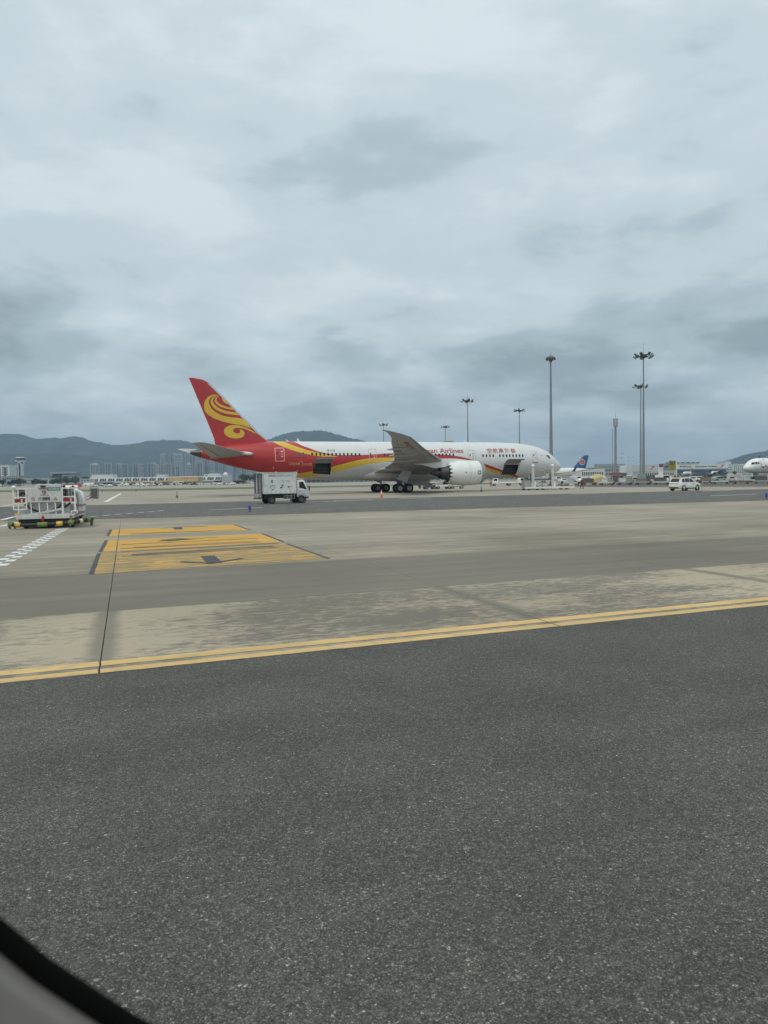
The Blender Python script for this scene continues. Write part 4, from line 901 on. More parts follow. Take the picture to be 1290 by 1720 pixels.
for y0, y1, z0, z1 in ((.30, .265, 1.33, 1.49), (.22, .185, 1.33, 1.49), (.14, -.19, 1.33, 1.49)): panel(pn, 'data_plate', ink, [(.094, y0, z0), (.094, y1, z0), (.094, y1, z1), (.094, y0, z1)])
flat_text(pn, 'JET A-1', (.090, .12, 1.44), (0, -1, 0), (0, 0, 1), .28, .03, offwhite); flat_text(pn, 'UN 1863', (.090, .12, 1.36), (0, -1, 0), (0, 0, 1), .28, .03, offwhite)
panel(pn, 'warning_triangle', dgrey, [(.094, -.34, 1.34), (.094, -.54, 1.34), (.094, -.44, 1.50)]); panel(pn, 'warning_triangle_face', amber, [(.090, -.38, 1.36), (.090, -.50, 1.36), (.090, -.44, 1.46)])
mb = MB(); mb.v = [(.094, .54+r*math.cos(2*math.pi*i/k), 1.41+r*math.sin(2*math.pi*i/k)) for r in (.085, .065) for i in range(k)]; mb.f = [(i, (i+1) % k, k+(i+1) % k, k+i) for i in range(k)]
mb.add([(.094, .61, 1.46), (.094, .59, 1.48), (.094, .47, 1.36), (.094, .49, 1.34)], [(0, 1, 2, 3)]); mb.build('no_smoking_sign', lred, pn)
X(-.02, .10, -.02, .20, 1.97, 2.04, 'work_lamp', black, pn); X(.02, .1, -.12, .28, 1.90, 1.93, 'lamp_bracket', galv, pn)
X(.3, 1.4, -.74, .84, 1.12, 1.24, 'cabinet_sill', hv_white)
mb = MB(); mb.prism([(-1.0, .60), (-1.02, 1.12), (.95, 1.12), (1.20, .85), (1.25, .60)], 'x', .35, 3.4); lower = mb.build('hose_locker', hv_white, hv, 0, .02)
for y in (.66, .30, -.06, -.41, -.75):
    MB().bar((.14, y, 1.22), (.14, y-.03, .66), .045).build('rail_post', white, hv)
X(.02, .14, -1.30, 1.34, .60, .68, 'step_rail', hv_white); MB().bar((.10, .75, .66), (.10, -.75, .92), .05, .10).build('slanted_rail', hv_white, hv)
for pts in ([(.20, .95, 1.18), (.20, .62, .92), (.20, .30, .78), (.20, .05, .80)], [(.20, -.18, .80), (.20, -.45, .92), (.20, -.75, 1.18)], [(.22, -.82, .98), (.22, -1.08, 1.2)]):
    MB().tube(pts, .05, 10).build('black_hose', black, hv, .9)
fr = MB()                                            # left hand railing
for y in (1.40, .84): fr.bar((.10, y, .93), (.10, y, 1.93), .05)
for z in (1.90, 1.49, 1.20, .93): fr.bar((.10, 1.42, z), (.10, .82, z), .05)
fr.bar((.1, 1.4, 1.9), (1.3, 1.4, 1.9), .04); fr.bar((.1, 1.4, 1.49), (1.3, 1.4, 1.49), .04); fr.bar((1.3, 1.4, .6), (1.3, 1.4, 1.9), .05); fr.build('left_railing', white, hv)
fr = MB()
for y in (-.74, -1.30): fr.bar((.10, y, .70), (.10, y, 1.93), .06)
for z in (1.90, 1.49, 1.24): fr.bar((.10, -.72, z), (.10, -1.32, z), .05)
fr.bar((.1, -1.3, 1.9), (1.6, -1.3, 1.9), .04); fr.bar((1.6, -1.3, .6), (1.6, -1.3, 1.9), .05); fr.build('right_railing', white, hv)
for y0, y1 in ((1.34, .90), (-.80, -1.26)):
    lb = X(.05, .13, min(y0, y1), max(y0, y1), 1.26, 1.42, 'rear_lamp', taillight)
    ym = y0+(y1-y0)*.62; MB().box(.04, .13, min(ym, ym-.07), max(ym, ym-.07), 1.262, 1.418).build('reversing_lamp', offwhite, lb)
X(.02, .1, 1.16, 1.34, .66, .75, 'side_lamp', amber); X(.02, .1, -1.42, -1.10, .70, .82, 'number_plate_box', white); panel(hv, 'number_plate', lred, [(.016, -1.15, .73), (.016, -1.38, .73), (.016, -1.38, .78), (.016, -1.15, .78)])
mb = MB(); mb.cyl((.1, 1.36, 1.93), (.1, 1.36, 2.0), .10, n=14); mb.cyl((.1, 1.36, 2.0), (.1, 1.36, 2.05), .10, .05, 14); mb.build('beacon', white, hv, .7)
mb = MB(); mb.tube([(.35, 1.15, 1.60), (.32, 1.05, 1.72), (.34, .92, 1.66), (.4, .86, 1.55)], .07, 10); mb.build('coiled_hose', black, hv, .9)
for y, z, r in ((-.84, 1.62, .10), (-.98, 1.60, .08), (-1.15, 1.72, .12)):
    mb = MB(); mb.cyl((.5, y, z-.3), (.5, y, z+.25), r, n=12); mb.lathe([(0, r*1.25), (.08, r*1.25)], (.5, y, z), (0, 0, 1), 12, True, True); mb.build('pipe_fitting', steel, hv, .6)
for p in ([(.42, -.78, 2.02), (.42, -.86, 1.75), (.42, -.84, 1.4)], [(.42, -1.2, 2.0), (.44, -1.12, 1.8), (.42, -1.22, 1.55)]): MB().tube(p, .055, 8).build('black_hose', black, hv, .9)
X(.5, .7, -.80, -1.42 if False else -.78, 2.0, 2.02, 'bracket', galv) if False else None
MB().bar((.35, -.76, 2.06), (.35, -1.45, 2.05), .07, .05).build('lifting_bar', mat('rust_orange', (.38, .16, .09), .6), hv); X(.3, .55, -1.58, -1.44, 1.94, 2.10, 'flag_box', mat('signal_red', (.55, .06, .05), .5))
for i, (x, r) in enumerate(((.8, .13), (1.15, .13), (1.5, .12), (1.9, .12))):
    mb = MB(); y = -1.42-.04*(i % 2); mb.tube([(x, y, .62), (x, y, 1.35), (x+.02, y+.06, 1.62), (x+.05, y+.32, 1.76), (x+.05, y+.7, 1.76)], r, 12); mb.build('delivery_pipe', hv_white if i % 2 == 0 else white, hv, .9)
    mb = MB(); mb.cyl((x, y, 1.02), (x, y, 1.10), r*1.35, n=14); mb.cyl((x, y, .68), (x, y, .76), r*1.35, n=14); mb.build('pipe_flange', lip_grey if i % 2 else mat('flange_rose', (.34, .20, .19), .6), hv, .6)
hb = [(-.18, 1.60, .30), (-.20, 1.35, .22), (-.22, .9, .20), (-.22, .3, .20), (-.22, -.4, .22), (-.22, -1.0, .25), (-.16, -1.45, .30), (.05, -1.78, .36), (.4, -1.95, .38), (.8, -1.98, .36)]
MB().tube(hb, .085, 12).build('hydrant_hose', black, hv, .9)
def wrap(i0, f0, f1, m, r=.115):
    p, q = Vector(hb[i0]), Vector(hb[i0+1]); MB().tube([p.lerp(q, f0), p.lerp(q, f1)], r, 12).build('hose_wrap', m, hv, .9)
wrap(1, .1, .62, yellow_wrap); wrap(3, -.05, .55, green_wrap); wrap(4, .15, .6, yellow_wrap); wrap(5, .0, .55, green_wrap); wrap(6, .15, .5, mat('cream_wrap', (.62, .55, .33), .6)); wrap(7, .0, .6, green_wrap, .12); wrap(0, .1, .7, green_wrap)
for p in ((-.22, .95, .18), (-.22, .35, .18), (-.22, -.45, .20), (-.22, -1.1, .22)):
    mb = MB(); mb.cyl(p, (p[0], p[1], .09), .06, .03, 10); mb.build('hose_wheel', galv, hv)
for y in (1.55, 1.33):
    MB().tube([(-.15, y, .30), (-.14, y+.03, .14), (-.10, y-.02, .05)], .05, 8).build('coupler', dgrey, hv, .9)
MB().tube([(.5, -1.98, .36), (.52, -1.99, .2), (.5, -1.95, .06)], .07, 8).build('coupler', dgrey, hv, .9)
X(-.05, .05, .08, .18, .30, .60, 'hose_bracket', lred); X(-.05, .05, -1.16, -1.05, .30, .60, 'hose_bracket', mat('faded_red', (.30, .14, .13), .6))
for x in (.95, 4.6):
    for y in (-1.02, 1.02): wheel(hv, x, y, .36, .26)
cb = MB(); cb.prism([(4.0, .5), (4.0, 1.95), (4.15, 2.02), (5.2, 2.02), (5.9, 1.25), (6.0, .6), (5.95, .5)], 'y', -1.0, 1.0); cb_ = cb.build('cab', white, hv, .5, .04)
panel(cb_, 'rear_window', glass, [(3.99, -.7, 1.3), (3.99, .7, 1.3), (3.99, .7, 1.85), (3.99, -.7, 1.85)])
for s in (-1, 1):
    panel(cb_, 'side_window', glass, [(4.25, s*1.008, 1.25), (5.7, s*1.008, 1.25), (5.15, s*1.008, 1.88), (4.25, s*1.008, 1.88)][::-s])
    mr = MB(); mr.tube([(4.6, s*1.0, 1.1), (4.4, s*1.45, 1.25), (4.3, s*1.75, 1.45)], .02, 6); mr.tube([(4.6, s*1.0, 1.3), (4.4, s*1.5, 1.42), (4.3, s*1.75, 1.7)], .015, 6); mr.box(4.24, 4.34, s*1.80-.16, s*1.80+.16, 1.32, 1.84); mr.tube([(4.28, s*1.80-.2, 1.3), (4.28, s*1.80-.2, 1.88), (4.28, s*1.80+.2, 1.9), (4.28, s*1.80+.2, 1.28), (4.28, s*1.80-.2, 1.3)], .02, 6); mr.build('wing_mirror', dgrey, cb_, 0, .01)

# ---- white sport-utility car with amber roof
def suv(label, loc, rz):
    t = thing('suv', label, 'car', loc, rz); t.scale = (.98, 1.0, 1.06)
    rings = []      # x, half width, z bottom, z belt
    for x, w, z0, z1 in ((-2.28, .70, .50, .80), (-2.22, .82, .38, .98), (-2.05, .90, .30, 1.04), (-1.4, .925, .27, 1.06), (0, .93, .25, 1.04), (1.0, .925, .26, 1.02), (1.6, .91, .28, .98), (2.05, .86, .32, .88), (2.22, .76, .38, .76), (2.28, .62, .46, .64)):
        rings.append([(x, -w*.90, z0), (x, w*.90, z0), (x, w, z0+.14), (x, w, z0+(z1-z0)*.55), (x, w*.97, z1-.06), (x, w*.84, z1), (x, -w*.84, z1), (x, -w*.97, z1-.06), (x, -w, z0+(z1-z0)*.55), (x, -w, z0+.14)])
    body = MB().loft(rings).build('body', white, t, .6)
    gh = MB(); R_ = []
    for x, w, z in ((-2.16, .80, 1.0), (-1.78, .68, 1.54), (-1.4, .655, 1.61), (-.2, .665, 1.645), (.35, .66, 1.60), (1.18, .80, 1.0)): R_.append((x, w, z))
    for i in range(len(R_)): x, w, z = R_[i]; gh.v += [(x, -.84, 1.0) if 0 < i < 5 else (x, -w, 1.0), (x, -w, z), (x, w, z), (x, .84, 1.0) if 0 < i < 5 else (x, w, 1.0)]
    for i in range(len(R_)-1):
        for j in range(3): a = i*4+j; gh.f.append((a, a+1, a+5, a+4))
    gh.build('cabin', white, t, .7)
    rf = MB(); rf.hexa([(-1.8, -.64, 1.60), (.30, -.62, 1.61), (.30, .62, 1.61), (-1.8, .64, 1.60)], [(-1.62, -.56, 1.665), (.12, -.56, 1.68), (.12, .56, 1.68), (-1.62, .56, 1.665)]); rf.build('roof', mat('amber_roof', (.60, .36, .17), .45), t, .6)
    for s in (-1, 1):
        yb, yt = s*.853, s*.688
        for n_, P in (('rear_side_window', [(-1.66, yb*.995, 1.10), (-1.12, yb, 1.09), (-1.08, yt*.99, 1.52), (-1.50, yt*.985, 1.50)]), ('side_window', [(-1.05, yb, 1.09), (-.18, yb, 1.08), (-.18, yt, 1.545), (-1.0, yt*.99, 1.53)]), ('side_window', [(-.10, yb, 1.08), (.92, yb*.99, 1.06), (.32, yt*1.0, 1.50), (-.10, yt, 1.545)])):
            panel(t, n_, glass, [(p[0], p[1]+s*.006, p[2]) for p in P][::s])
        panel(t, 'headlight', lip_grey, [(2.0, s*.895, .80), (2.2, s*.80, .74), (2.21, s*.80, .66), (2.0, s*.90, .70)][::-s])
        MB().box(.62, .80, s*.86 if s > 0 else -1.06, 1.06 if s > 0 else -.86, 1.06, 1.19).build('wing_mirror', white, t, 0, .03)
        rl = MB(); rl.tube([(-1.6, s*.58, 1.68), (-1.5, s*.58, 1.73), (-.1, s*.58, 1.74), (.05, s*.58, 1.69)], .018, 6); rl.build('roof_rail', dgrey, t)
        for x in (-1.1, 0.0): MB().box(x, x+.2, s*.935-.008, s*.935+.008, .86, .89).build('door_handle', lip_grey, t)
        sk = MB(); sk.box(-1.0, 1.0, s*.90-.03, s*.90+.03, .24, .36); sk.build('side_skirt', black, t)
        for x in (-1.36, 1.36):
            ac = MB(); ac.lathe([(-.10, .42), (.012, .42), (.012, .36)], (x, s*.925, .35), (0, s, 0), 22); ac.build('wheel_arch', black, t)
    panel(t, 'rear_window', glass, [(-2.11, -.68, 1.10), (-2.11, .68, 1.10), (-1.83, .60, 1.50), (-1.83, -.60, 1.50)][::-1], (-.012, 0, 0))
    panel(t, 'windscreen', glass, [(1.10, -.74, 1.06), (1.10, .74, 1.06), (.42, .60, 1.56), (.42, -.60, 1.56)], (.012, 0, .012))
    MB().box(-2.27, -2.19, -.76, .76, .84, .92).build('tail_light_bar', mat('dark_red_lamp', (.10, .02, .02), .2), t, 0, .01)
    MB().box(-2.30, -2.16, -.72, .72, .34, .48).build('rear_bumper', black, t, 0, .02)
    MB().box(2.20, 2.30, -.55, .55, .42, .58).build('grille', black, t, 0, .01)
    flat_text(t, '安全', (.35, -.936, .72), (1, 0, 0), (0, 0, 1), .35, .16, m_grn)
    for x in (-1.36, 1.36):
        for s in (-1, 1): wheel(t, x, s*.82, .345, .23, rim_m=grey)
    return t
suv('white sport-utility car with amber roof driving on the road near the yellow stand sign', (39.6, 101.0, 0), rad(31))

# ---- cargo loader below the forward cargo door
ld = thing('cargo_loader', 'white cargo loader with two tall lamp posts below the open forward cargo door', 'cargo loader', (26.2, 124.2, 0), rad(14))
LX = lambda x0, x1, y0, y1, z0, z1, n_, m, bev=.015, par=ld: MB().box(x0, x1, y0, y1, z0, z1).build(n_, m, par, 0, bev)
LX(-4.2, 4.5, -1.3, 1.3, .22, .52, 'base_frame', white_dirty); LX(.8, 4.4, -1.15, 1.15, .52, .62, 'lower_platform', grey)
for i in range(9): MB().cyl((1.0+i*.4, -1.1, .66), (1.0+i*.4, 1.1, .66), .05, n=8).build('roller', galv, ld, .8)
LX(2.0, 3.3, -1.28, -1.18, .62, .80, 'guide_rail', mat('rust_brown', (.26, .15, .10), .7)); LX(3.5, 4.3, -1.28, -1.18, .62, .78, 'guide_rail', offwhite)
LX(-4.3, -3.2, -1.25, -.2, .35, 1.55, 'engine_box', grey); LX(-3.1, -2.7, -1.2, -.8, .55, 1.2, 'hydraulic_tank', offwhite)
for x in (-2.75, .65):
    p = LX(x-.18, x+.18, -1.29, -.93, .5, 3.7, 'lamp_post', offwhite, .02)
    mb = MB(); mb.lathe([(0, .12), (.06, .24), (.22, .29), (.38, .22), (.46, .05)], (x, -1.11, 3.65), (0, 0, 1), 14, True, True); mb.build('post_lamp', white, p, 1)
    LX(x+.2, x+.5, -1.2, -.9, .52, 1.35, 'post_brace', white, .02, p)
    mb = MB(); mb.bar((x-.28, -.9, .5), (x-.28, -.9, 2.6), .14); mb.build('mast_rail', dgrey, p)
LX(-2.6, .5, -1.0, 1.2, 1.55, 1.72, 'bridge_platform', dgrey)
for i in range(6): MB().cyl((-2.4+i*.55, -.95, 1.76), (-2.4+i*.55, 1.15, 1.76), .05, n=8).build('roller', galv, ld, .8)
rl = MB()
for x in (-2.5, -1.5, -.5, .4): rl.bar((x, -1.0, 1.7), (x, -1.0, 2.7), .05)
for z in (2.15, 2.68): rl.bar((-4.0, -1.0, z), (-2.4, -1.0, z), .04)
rl.bar((-4.0, -1.0, 1.7), (-4.0, -1.0, 2.7), .05); rl.build('platform_railing', galv, ld)
for k in range(4): MB().bar((-2.4+k*.9, -1.05, .5), (-1.6+k*.9, -1.05, 1.55), .10).build('scissor_arm', steel if k % 2 else offwhite, ld)
for k in range(4): MB().bar((-1.6+k*.9, -.95, .5), (-2.4+k*.9, -.95, 1.55), .10).build('scissor_arm', offwhite, ld)
st = MB()
for i in range(5): st.box(.9-i*.18, 1.15-i*.18, -.6, .4, 1.9+i*.28, 1.95+i*.28)
st.bar((1.15, -.6, 1.8), (.2, -.6, 3.2), .05); st.bar((1.15, .4, 1.8), (.2, .4, 3.2), .05); st.bar((.95, -.6, 2.6), (.0, -.6, 3.9), .04); st.build('operator_steps', galv, ld)
LX(-.3, .25, -.75, -.55, 1.9, 2.6, 'control_stand', offwhite)
for x in (-3.4, -1.0, 3.2):
    for y in (-1.05, 1.05): wheel(ld, x, y, .3, .3, n=16)

# ---- vehicles under and behind the airliner
def crew_truck(label, loc, rz, bm_=white, name='flatbed_truck', deck=True):
    t = thing(name, label, 'truck', loc, rz)
    c_ = MB().prism([(1.0, .5), (1.0, 1.75), (1.2, 1.95), (1.9, 1.95), (2.3, 1.3), (2.6, 1.15), (2.65, .5)], 'y', -.9, .9).build('cab', bm_, t, .5, .05)
    for s in (-1, 1): panel(c_, 'side_window', glass, [(1.2, s*.906, 1.25), (2.15, s*.906, 1.25), (1.85, s*.906, 1.82), (1.25, s*.906, 1.82)][::-s])
    panel(c_, 'windscreen', glass, [(2.3, -.75, 1.33), (2.3, .75, 1.33), (1.95, .7, 1.88), (1.95, -.7, 1.88)], (.02, 0, .01))
    MB().box(-2.6, .95, -.95, .95, .62, .9).build('flatbed', bm_, t, 0, .02)
    if deck:
        for i in range(5): MB().bar((-2.5+i*.8, -.92, .9), (-2.5+i*.8, -.92, 1.25), .05).build('stake', galv, t)
    for x in (-1.7, 1.8):
        for y in (-.8, .8): wheel(t, x, y, .36, .24, n=16)
    return t
crew_truck('white flatbed truck parked behind the airliner, beyond its engine', (29.2, 190, 0), rad(178))
crew_truck('white flatbed truck parked behind the cargo loader beneath the nose', (33.5, 196, 0), rad(10))
bl = thing('belt_loader', 'white belt loader with raised conveyor parked below the airliner behind its engine', 'belt loader', (11.6, 150, 0), rad(18))
MB().box(-1.9, 1.5, -.8, .8, .45, .85).build('body', white_dirty, bl, 0, .04); MB().box(.2, 1.2, .1, .7, .85, 1.35).build('driver_seat', black, bl, 0, .04)
mb = MB(); mb.bar((-2.6, -.35, .7), (2.2, -.35, 2.1), .75, .18); mb.build('conveyor', mat('faded_stripe', (.45, .36, .30), .6, scale=4, var=.5), bl)
for s in (-1, 1): MB().bar((-2.6, -.35+s*.42, .85), (2.2, -.35+s*.42, 2.3), .04, .08).build('conveyor_rail', offwhite, bl)
for x in (-1.3, 1.0):
    for y in (-.7, .7): wheel(bl, x, y, .36, .24, n=16)
tg = thing('tow_tractor', 'dark tow tractor beside the belt loader under the airliner', 'tow tractor', (8.9, 149, 0), rad(200))
MB().box(-1.2, 1.2, -.65, .65, .35, .85).build('body', dgrey, tg, 0, .06); MB().box(-1.1, -.2, -.6, .6, .85, 1.15).build('hood', black, tg, 0, .05); MB().box(.1, .6, -.5, .5, .85, 1.25).build('seat', black, tg, 0, .04)
mb = MB(); mb.tube([(-.1, 0, .85), (-.15, 0, 1.2)], .03, 6); mb.lathe([(0, .16), (.03, .18)], (-.15, 0, 1.2), (0, 0, 1), 14, True, True); mb.build('steering_wheel', black, tg)
for x in (-.8, .8):
    for y in (-.6, .6): wheel(tg, x, y, .32, .22, n=16)
bc = thing('baggage_cart', 'low grey-green flat baggage cart under the engine of the airliner', 'cart', (14.4, 151, 0), rad(16))
MB().box(-1.3, 1.3, -.75, .75, .42, .55).build('deck', mat('grey_green', (.17, .20, .17), .6), bc, 0, .02)
for s in (-1, 1): MB().box(s*1.26-.03, s*1.26+.03, -.75, .75, .55, 1.0).build('end_rail', galv, bc)
for x in (-.95, .95):
    for y in (-.6, .6): wheel(bc, x, y, .2, .12, n=14)

# ---- cones and edge lights
def cone(label, loc, h=.75, m=orange, group=None):
    t = thing('traffic_cone', label, 'cone', loc, random.random())
    MB().box(-.2, .2, -.2, .2, 0, .04).build('base', m if m is not orange else mat('cone_base', (.45, .09, .05), .7), t, 0, .01)
    mb = MB(); mb.lathe([(.04, .155), (h*.5, .095), (h, .03)], (0, 0, 0), (0, 0, 1), 18, False, True); c_ = mb.build('cone_body', m, t, .8)
    mb = MB(); r = lambda z: .155-(.125)*(z-.04)/(h-.04)+.004; mb.lathe([(h*.45, r(h*.45)), (h*.7, r(h*.7))], (0, 0, 0), (0, 0, 1), 18); mb.build('white_band', white if m is orange else grey, c_, .8)
    return t
cone('orange traffic cone with white band in front of the main wheels', (-.25, 87.2, 0), .95)
cone('dark traffic cone standing in front of the airliner nearest engine', (14.6, 114.8, 0), .85, dgrey)
cone('dark traffic cone alone on the bare apron left of the box truck', (-28.0, 104.0, 0), .8, dgrey)
cone('small orange traffic cone right of the cargo loader, near the walking person', (33.7, 136.2, 0), .75)
def edge_light(label, loc, hgt=.42):
    t = thing('edge_light', label, 'edge light', loc)
    mb = MB(); mb.cyl((0, 0, 0), (0, 0, .05), .12, n=14); mb.cyl((0, 0, .05), (0, 0, hgt*.55), .035, n=10); mb.build('stem', dgrey, t, .6)
    mb = MB(); mb.lathe([(hgt*.35, .085), (hgt*.8, .095), (hgt, .075), (hgt*1.06, .03)], (0, 0, 0), (0, 0, 1), 14, True, True); mb.build('blue_lens', blue, t, .8)
edge_light('small blue edge light at the road edge left of the box truck', (-9.2, 52.6, 0)); edge_light('small blue edge light at the far right road edge', (31.6, 63.4, 0), .5)
edge_light('small blue edge light on the apron behind the hydrant vehicle', (-64.5, 176, 0), .7); edge_light('small blue edge light on the far apron edge before the grass', (-58.0, 180, 0), .7)

# ---- people
def person(label, loc, rz, top, trousers, legs=.16, arms=((.30, .05), (.30, -.02)), vest=None, hair=(.02, .018, .016)):
    t = thing('person', label, 'person', loc, rz)
    V = {'pel': (0, 0, .95), 'wst': (0, 0, 1.08), 'chs': (0, 0, 1.32), 'nek': (0, 0, 1.47), 'hd0': (.01, 0, 1.55), 'hd1': (.015, 0, 1.66)}
    r = {'pel': .145, 'wst': .125, 'chs': .155, 'nek': .058, 'hd0': .085, 'hd1': .088}
    E_ = [('pel', 'wst'), ('wst', 'chs'), ('chs', 'nek'), ('nek', 'hd0'), ('hd0', 'hd1')]
    for s, k in ((1, 'l'), (-1, 'r')):
        fx = legs*(1 if s > 0 else -1)
        V.update({'hp'+k: (0, s*.10, .90), 'kn'+k: (fx*.55+.03, s*.12, .50), 'an'+k: (fx*.9-.02, s*.13, .09), 'to'+k: (fx*.9+.14, s*.15, .045), 'sh'+k: (0, s*.20, 1.38), 'el'+k: (-.02, s*arms[0][0], 1.12), 'wr'+k: (.08, s*(arms[0][0]+.01), .90), 'ha'+k: (.11, s*(arms[0][0]), .82)})
        r.update({'hp'+k: .095, 'kn'+k: .068, 'an'+k: .052, 'to'+k: .045, 'sh'+k: .075, 'el'+k: .050, 'wr'+k: .036, 'ha'+k: .038})
        E_ += [('pel', 'hp'+k), ('hp'+k, 'kn'+k), ('kn'+k, 'an'+k), ('an'+k, 'to'+k), ('chs', 'sh'+k), ('sh'+k, 'el'+k), ('el'+k, 'wr'+k), ('wr'+k, 'ha'+k)]
    ks = list(V); me = bpy.data.meshes.new('body'); me.from_pydata([V[k] for k in ks], [(ks.index(a), ks.index(b_)) for a, b_ in E_], [])
    o = bpy.data.objects.new('body', me); COL.objects.link(o)
    md = o.modifiers.new('skin', 'SKIN'); sk = me.skin_vertices[0].data
    for i, k in enumerate(ks): sk[i].radius = (r[k], r[k]); sk[i].use_root = (k == 'pel')
    o.modifiers.new('sub', 'SUBSURF').levels = 2
    dg = bpy.context.evaluated_depsgraph_get(); dg.update(); m2 = bpy.data.meshes.new_from_object(o.evaluated_get(dg)); bpy.data.objects.remove(o)
    m2.materials.clear()
    skin = bpy.data.materials.get('skin') or mat('skin', (.36, .21, .15), .55)
    shoe = black
    for m_ in (top, trousers, skin, shoe): m2.materials.append(m_)
    for p in m2.polygons:
        p.use_smooth = True; c_ = p.center; ay = abs(c_.y)
        p.material_index = 3 if c_.z < .085 else 2 if (c_.z > 1.47 and ay < .15) or (ay > .22 and c_.z < .90) else 1 if c_.z < .98 and ay < .24 else 0
    body = link('body', m2, None, t)
    hb_ = MB(); hb_.lathe([(0, .098), (.06, .10), (.11, .075), (.135, .02)], (.0, 0, 1.665), (0, 0, 1), 14, True, True); hb_.build('hair', mat('hair', hair, .7) if not bpy.data.materials.get('hair') else bpy.data.materials['hair'], t, 1)
    if vest:
        vb = MB(); ks_ = 20
        vb.loft([[(rx*math.cos(2*math.pi*i/ks_), ry*math.sin(2*math.pi*i/ks_), z) for i in range(ks_)] for z, rx, ry in ((.96, .165, .20), (1.1, .15, .19), (1.3, .175, .225), (1.42, .13, .22), (1.46, .09, .15))], True, False, False); v_ = vb.build('vest', vest, t, 1)
        rb_ = MB(); rb_.loft([[(rx*math.cos(2*math.pi*i/ks_), ry*math.sin(2*math.pi*i/ks_), z) for i in range(ks_)] for z, rx, ry in ((1.08, .158, .198), (1.13, .158, .198))], True, False, False); rb_.build('reflective_band', offwhite, v_, 1)
    return t
navy = mat('navy_cloth', (.025, .03, .045), .9, var=.2); maroon = mat('dull_red_cloth', (.16, .04, .05), .9, var=.2); hivis = mat('orange_vest', (.75, .15, .06), .8)
person('person in dark trousers and dull red top walking on the apron', (32.4, 125.5, 0), rad(100), maroon, navy, .20)
person('person in orange vest standing behind the airliner between engine and loader', (24.2, 173, 0), rad(-80), navy, navy, .05, vest=hivis)
ORD = 'first second third fourth fifth sixth seventh eighth ninth tenth eleventh twelfth thirteenth fourteenth fifteenth sixteenth seventeenth eighteenth nineteenth twentieth'.split()
ORD += ['twenty-'+w for w in ORD[:9]]+['thirtieth']+['thirty-'+w for w in ORD[:9]]+['fortieth']+['forty-'+w for w in ORD[:9]]+['fiftieth']+['fifty-'+w for w in ORD[:9]]+['sixtieth']+['sixty-'+w for w in ORD[:9]]
# ------------------------------------------------------------------ masts and signs
def mast(label, loc, H, kind='ring', R=2.3, r0=.42, nl=10):
    t = thing('floodlight_mast', label, 'light mast', loc, random.random()*6)
    mb = MB(); mb.cyl((0, 0, 0), (0, 0, H*.5), r0, r0*.66, 12, False); mb.cyl((0, 0, H*.5), (0, 0, H), r0*.66, r0*.36, 12); mb.cyl((0, 0, 0), (0, 0, .25), r0*1.9, n=12); mb.build('pole', galv, t, .8)
    wb = MB(); wb.cyl((0, 0, H), (0, 0, H+R*1.5), .05, .02, 6); wb.build('lightning_rod', galv, t)
    if kind == 'ring':
        rb = MB(); rb.lathe([(H-.35, R*.42), (H-.1, R*.48), (H-.05, R*.30), (H-.3, R*.25), (H-.35, R*.42)], (0, 0, 0), (0, 0, 1), 18); rb.lathe([(H-.7, r0*.5), (H-.2, R*.3), (H+.25, R*.34), (H+.55, R*.1)], (0, 0, 0), (0, 0, 1), 12, True, True); rb.build('head_frame', dgrey, t, .6)
        for i in range(nl):
            q = 2*math.pi*i/nl+.2; d = Vector((math.cos(q), math.sin(q), 0)); up = .35 if i % 2 else -.25
            p = d*R*(.82 if i % 2 else .95)+Vector((0, 0, H+up)); M_ = Matrix.Translation(p) @ Matrix.Rotation(q, 4, 'Z') @ Matrix.Rotation(rad(48), 4, 'Y')
            lb = MB(); lb.box(-.12, .14, -.34, .34, -.42, .42, M_); lb.cyl(d*R*.35+Vector((0, 0, H-.15)), p, .05, n=6); lb.build('floodlight', dgrey, t)
    else:
        rb = MB(); rb.lathe([(H-1.0, r0*.4), (H-.35, R*.55), (H-.05, R*1.0), (H+.18, R*.9), (H+.55, R*.25), (H+.75, .06)], (0, 0, 0), (0, 0, 1), 20, True, True); rb.build('head_frame', dgrey, t, .5)
        for i in range(nl):
            q = 2*math.pi*i/nl; d = Vector((math.cos(q), math.sin(q), 0)); lb = MB(); lb.cyl(d*R*.8+Vector((0, 0, H-.15)), d*R*.95+Vector((0, 0, H-.5)), .2, .16, 8); lb.build('floodlight', dgrey, t)
        for z in (H*.30, H*.27, H*.24, H*.21): MB().bar((-.75, 0, z), (.75, 0, z), .06).build('ladder_rung', galv, t)
    return t
mast('tallest grey light mast with flat saucer head just right of the airliner nose', (41.9, 192, 0), 31.5, 'saucer', 1.2, .52, 10)
mast('tall light mast with a ring of floodlights, front one of the pair at right', (66.3, 196, 0), 32.3, 'ring', 2.35, .37, 12)
mast('slightly lower light mast with floodlights, standing behind the front one of the pair', (87.0, 260, 0), 32.0, 'ring', 2.4, .36, 10)
mast('thin distant light mast with floodlights rising behind the white fuselage characters', (61.5, 347, 0), 32, 'ring', 2.6, .40, 10)
mast('tallest thin light mast rising behind the middle of the white fuselage', (33.3, 302, 0), 32.2, 'ring', 2.4, .36, 10)
mast('short-looking distant light mast rising behind the airliner roof dome', (36.5, 450, 0), 32, 'ring', 2.6, .42, 8)
mast('distant light mast right behind the raised wing tip', (.4, 426, 0), 32.2, 'ring', 2.6, .40, 8)
tm = thing('telecom_mast', 'grey telecom mast with side ladder and antenna panels on top', 'antenna mast', (75.5, 250, 0), .2)
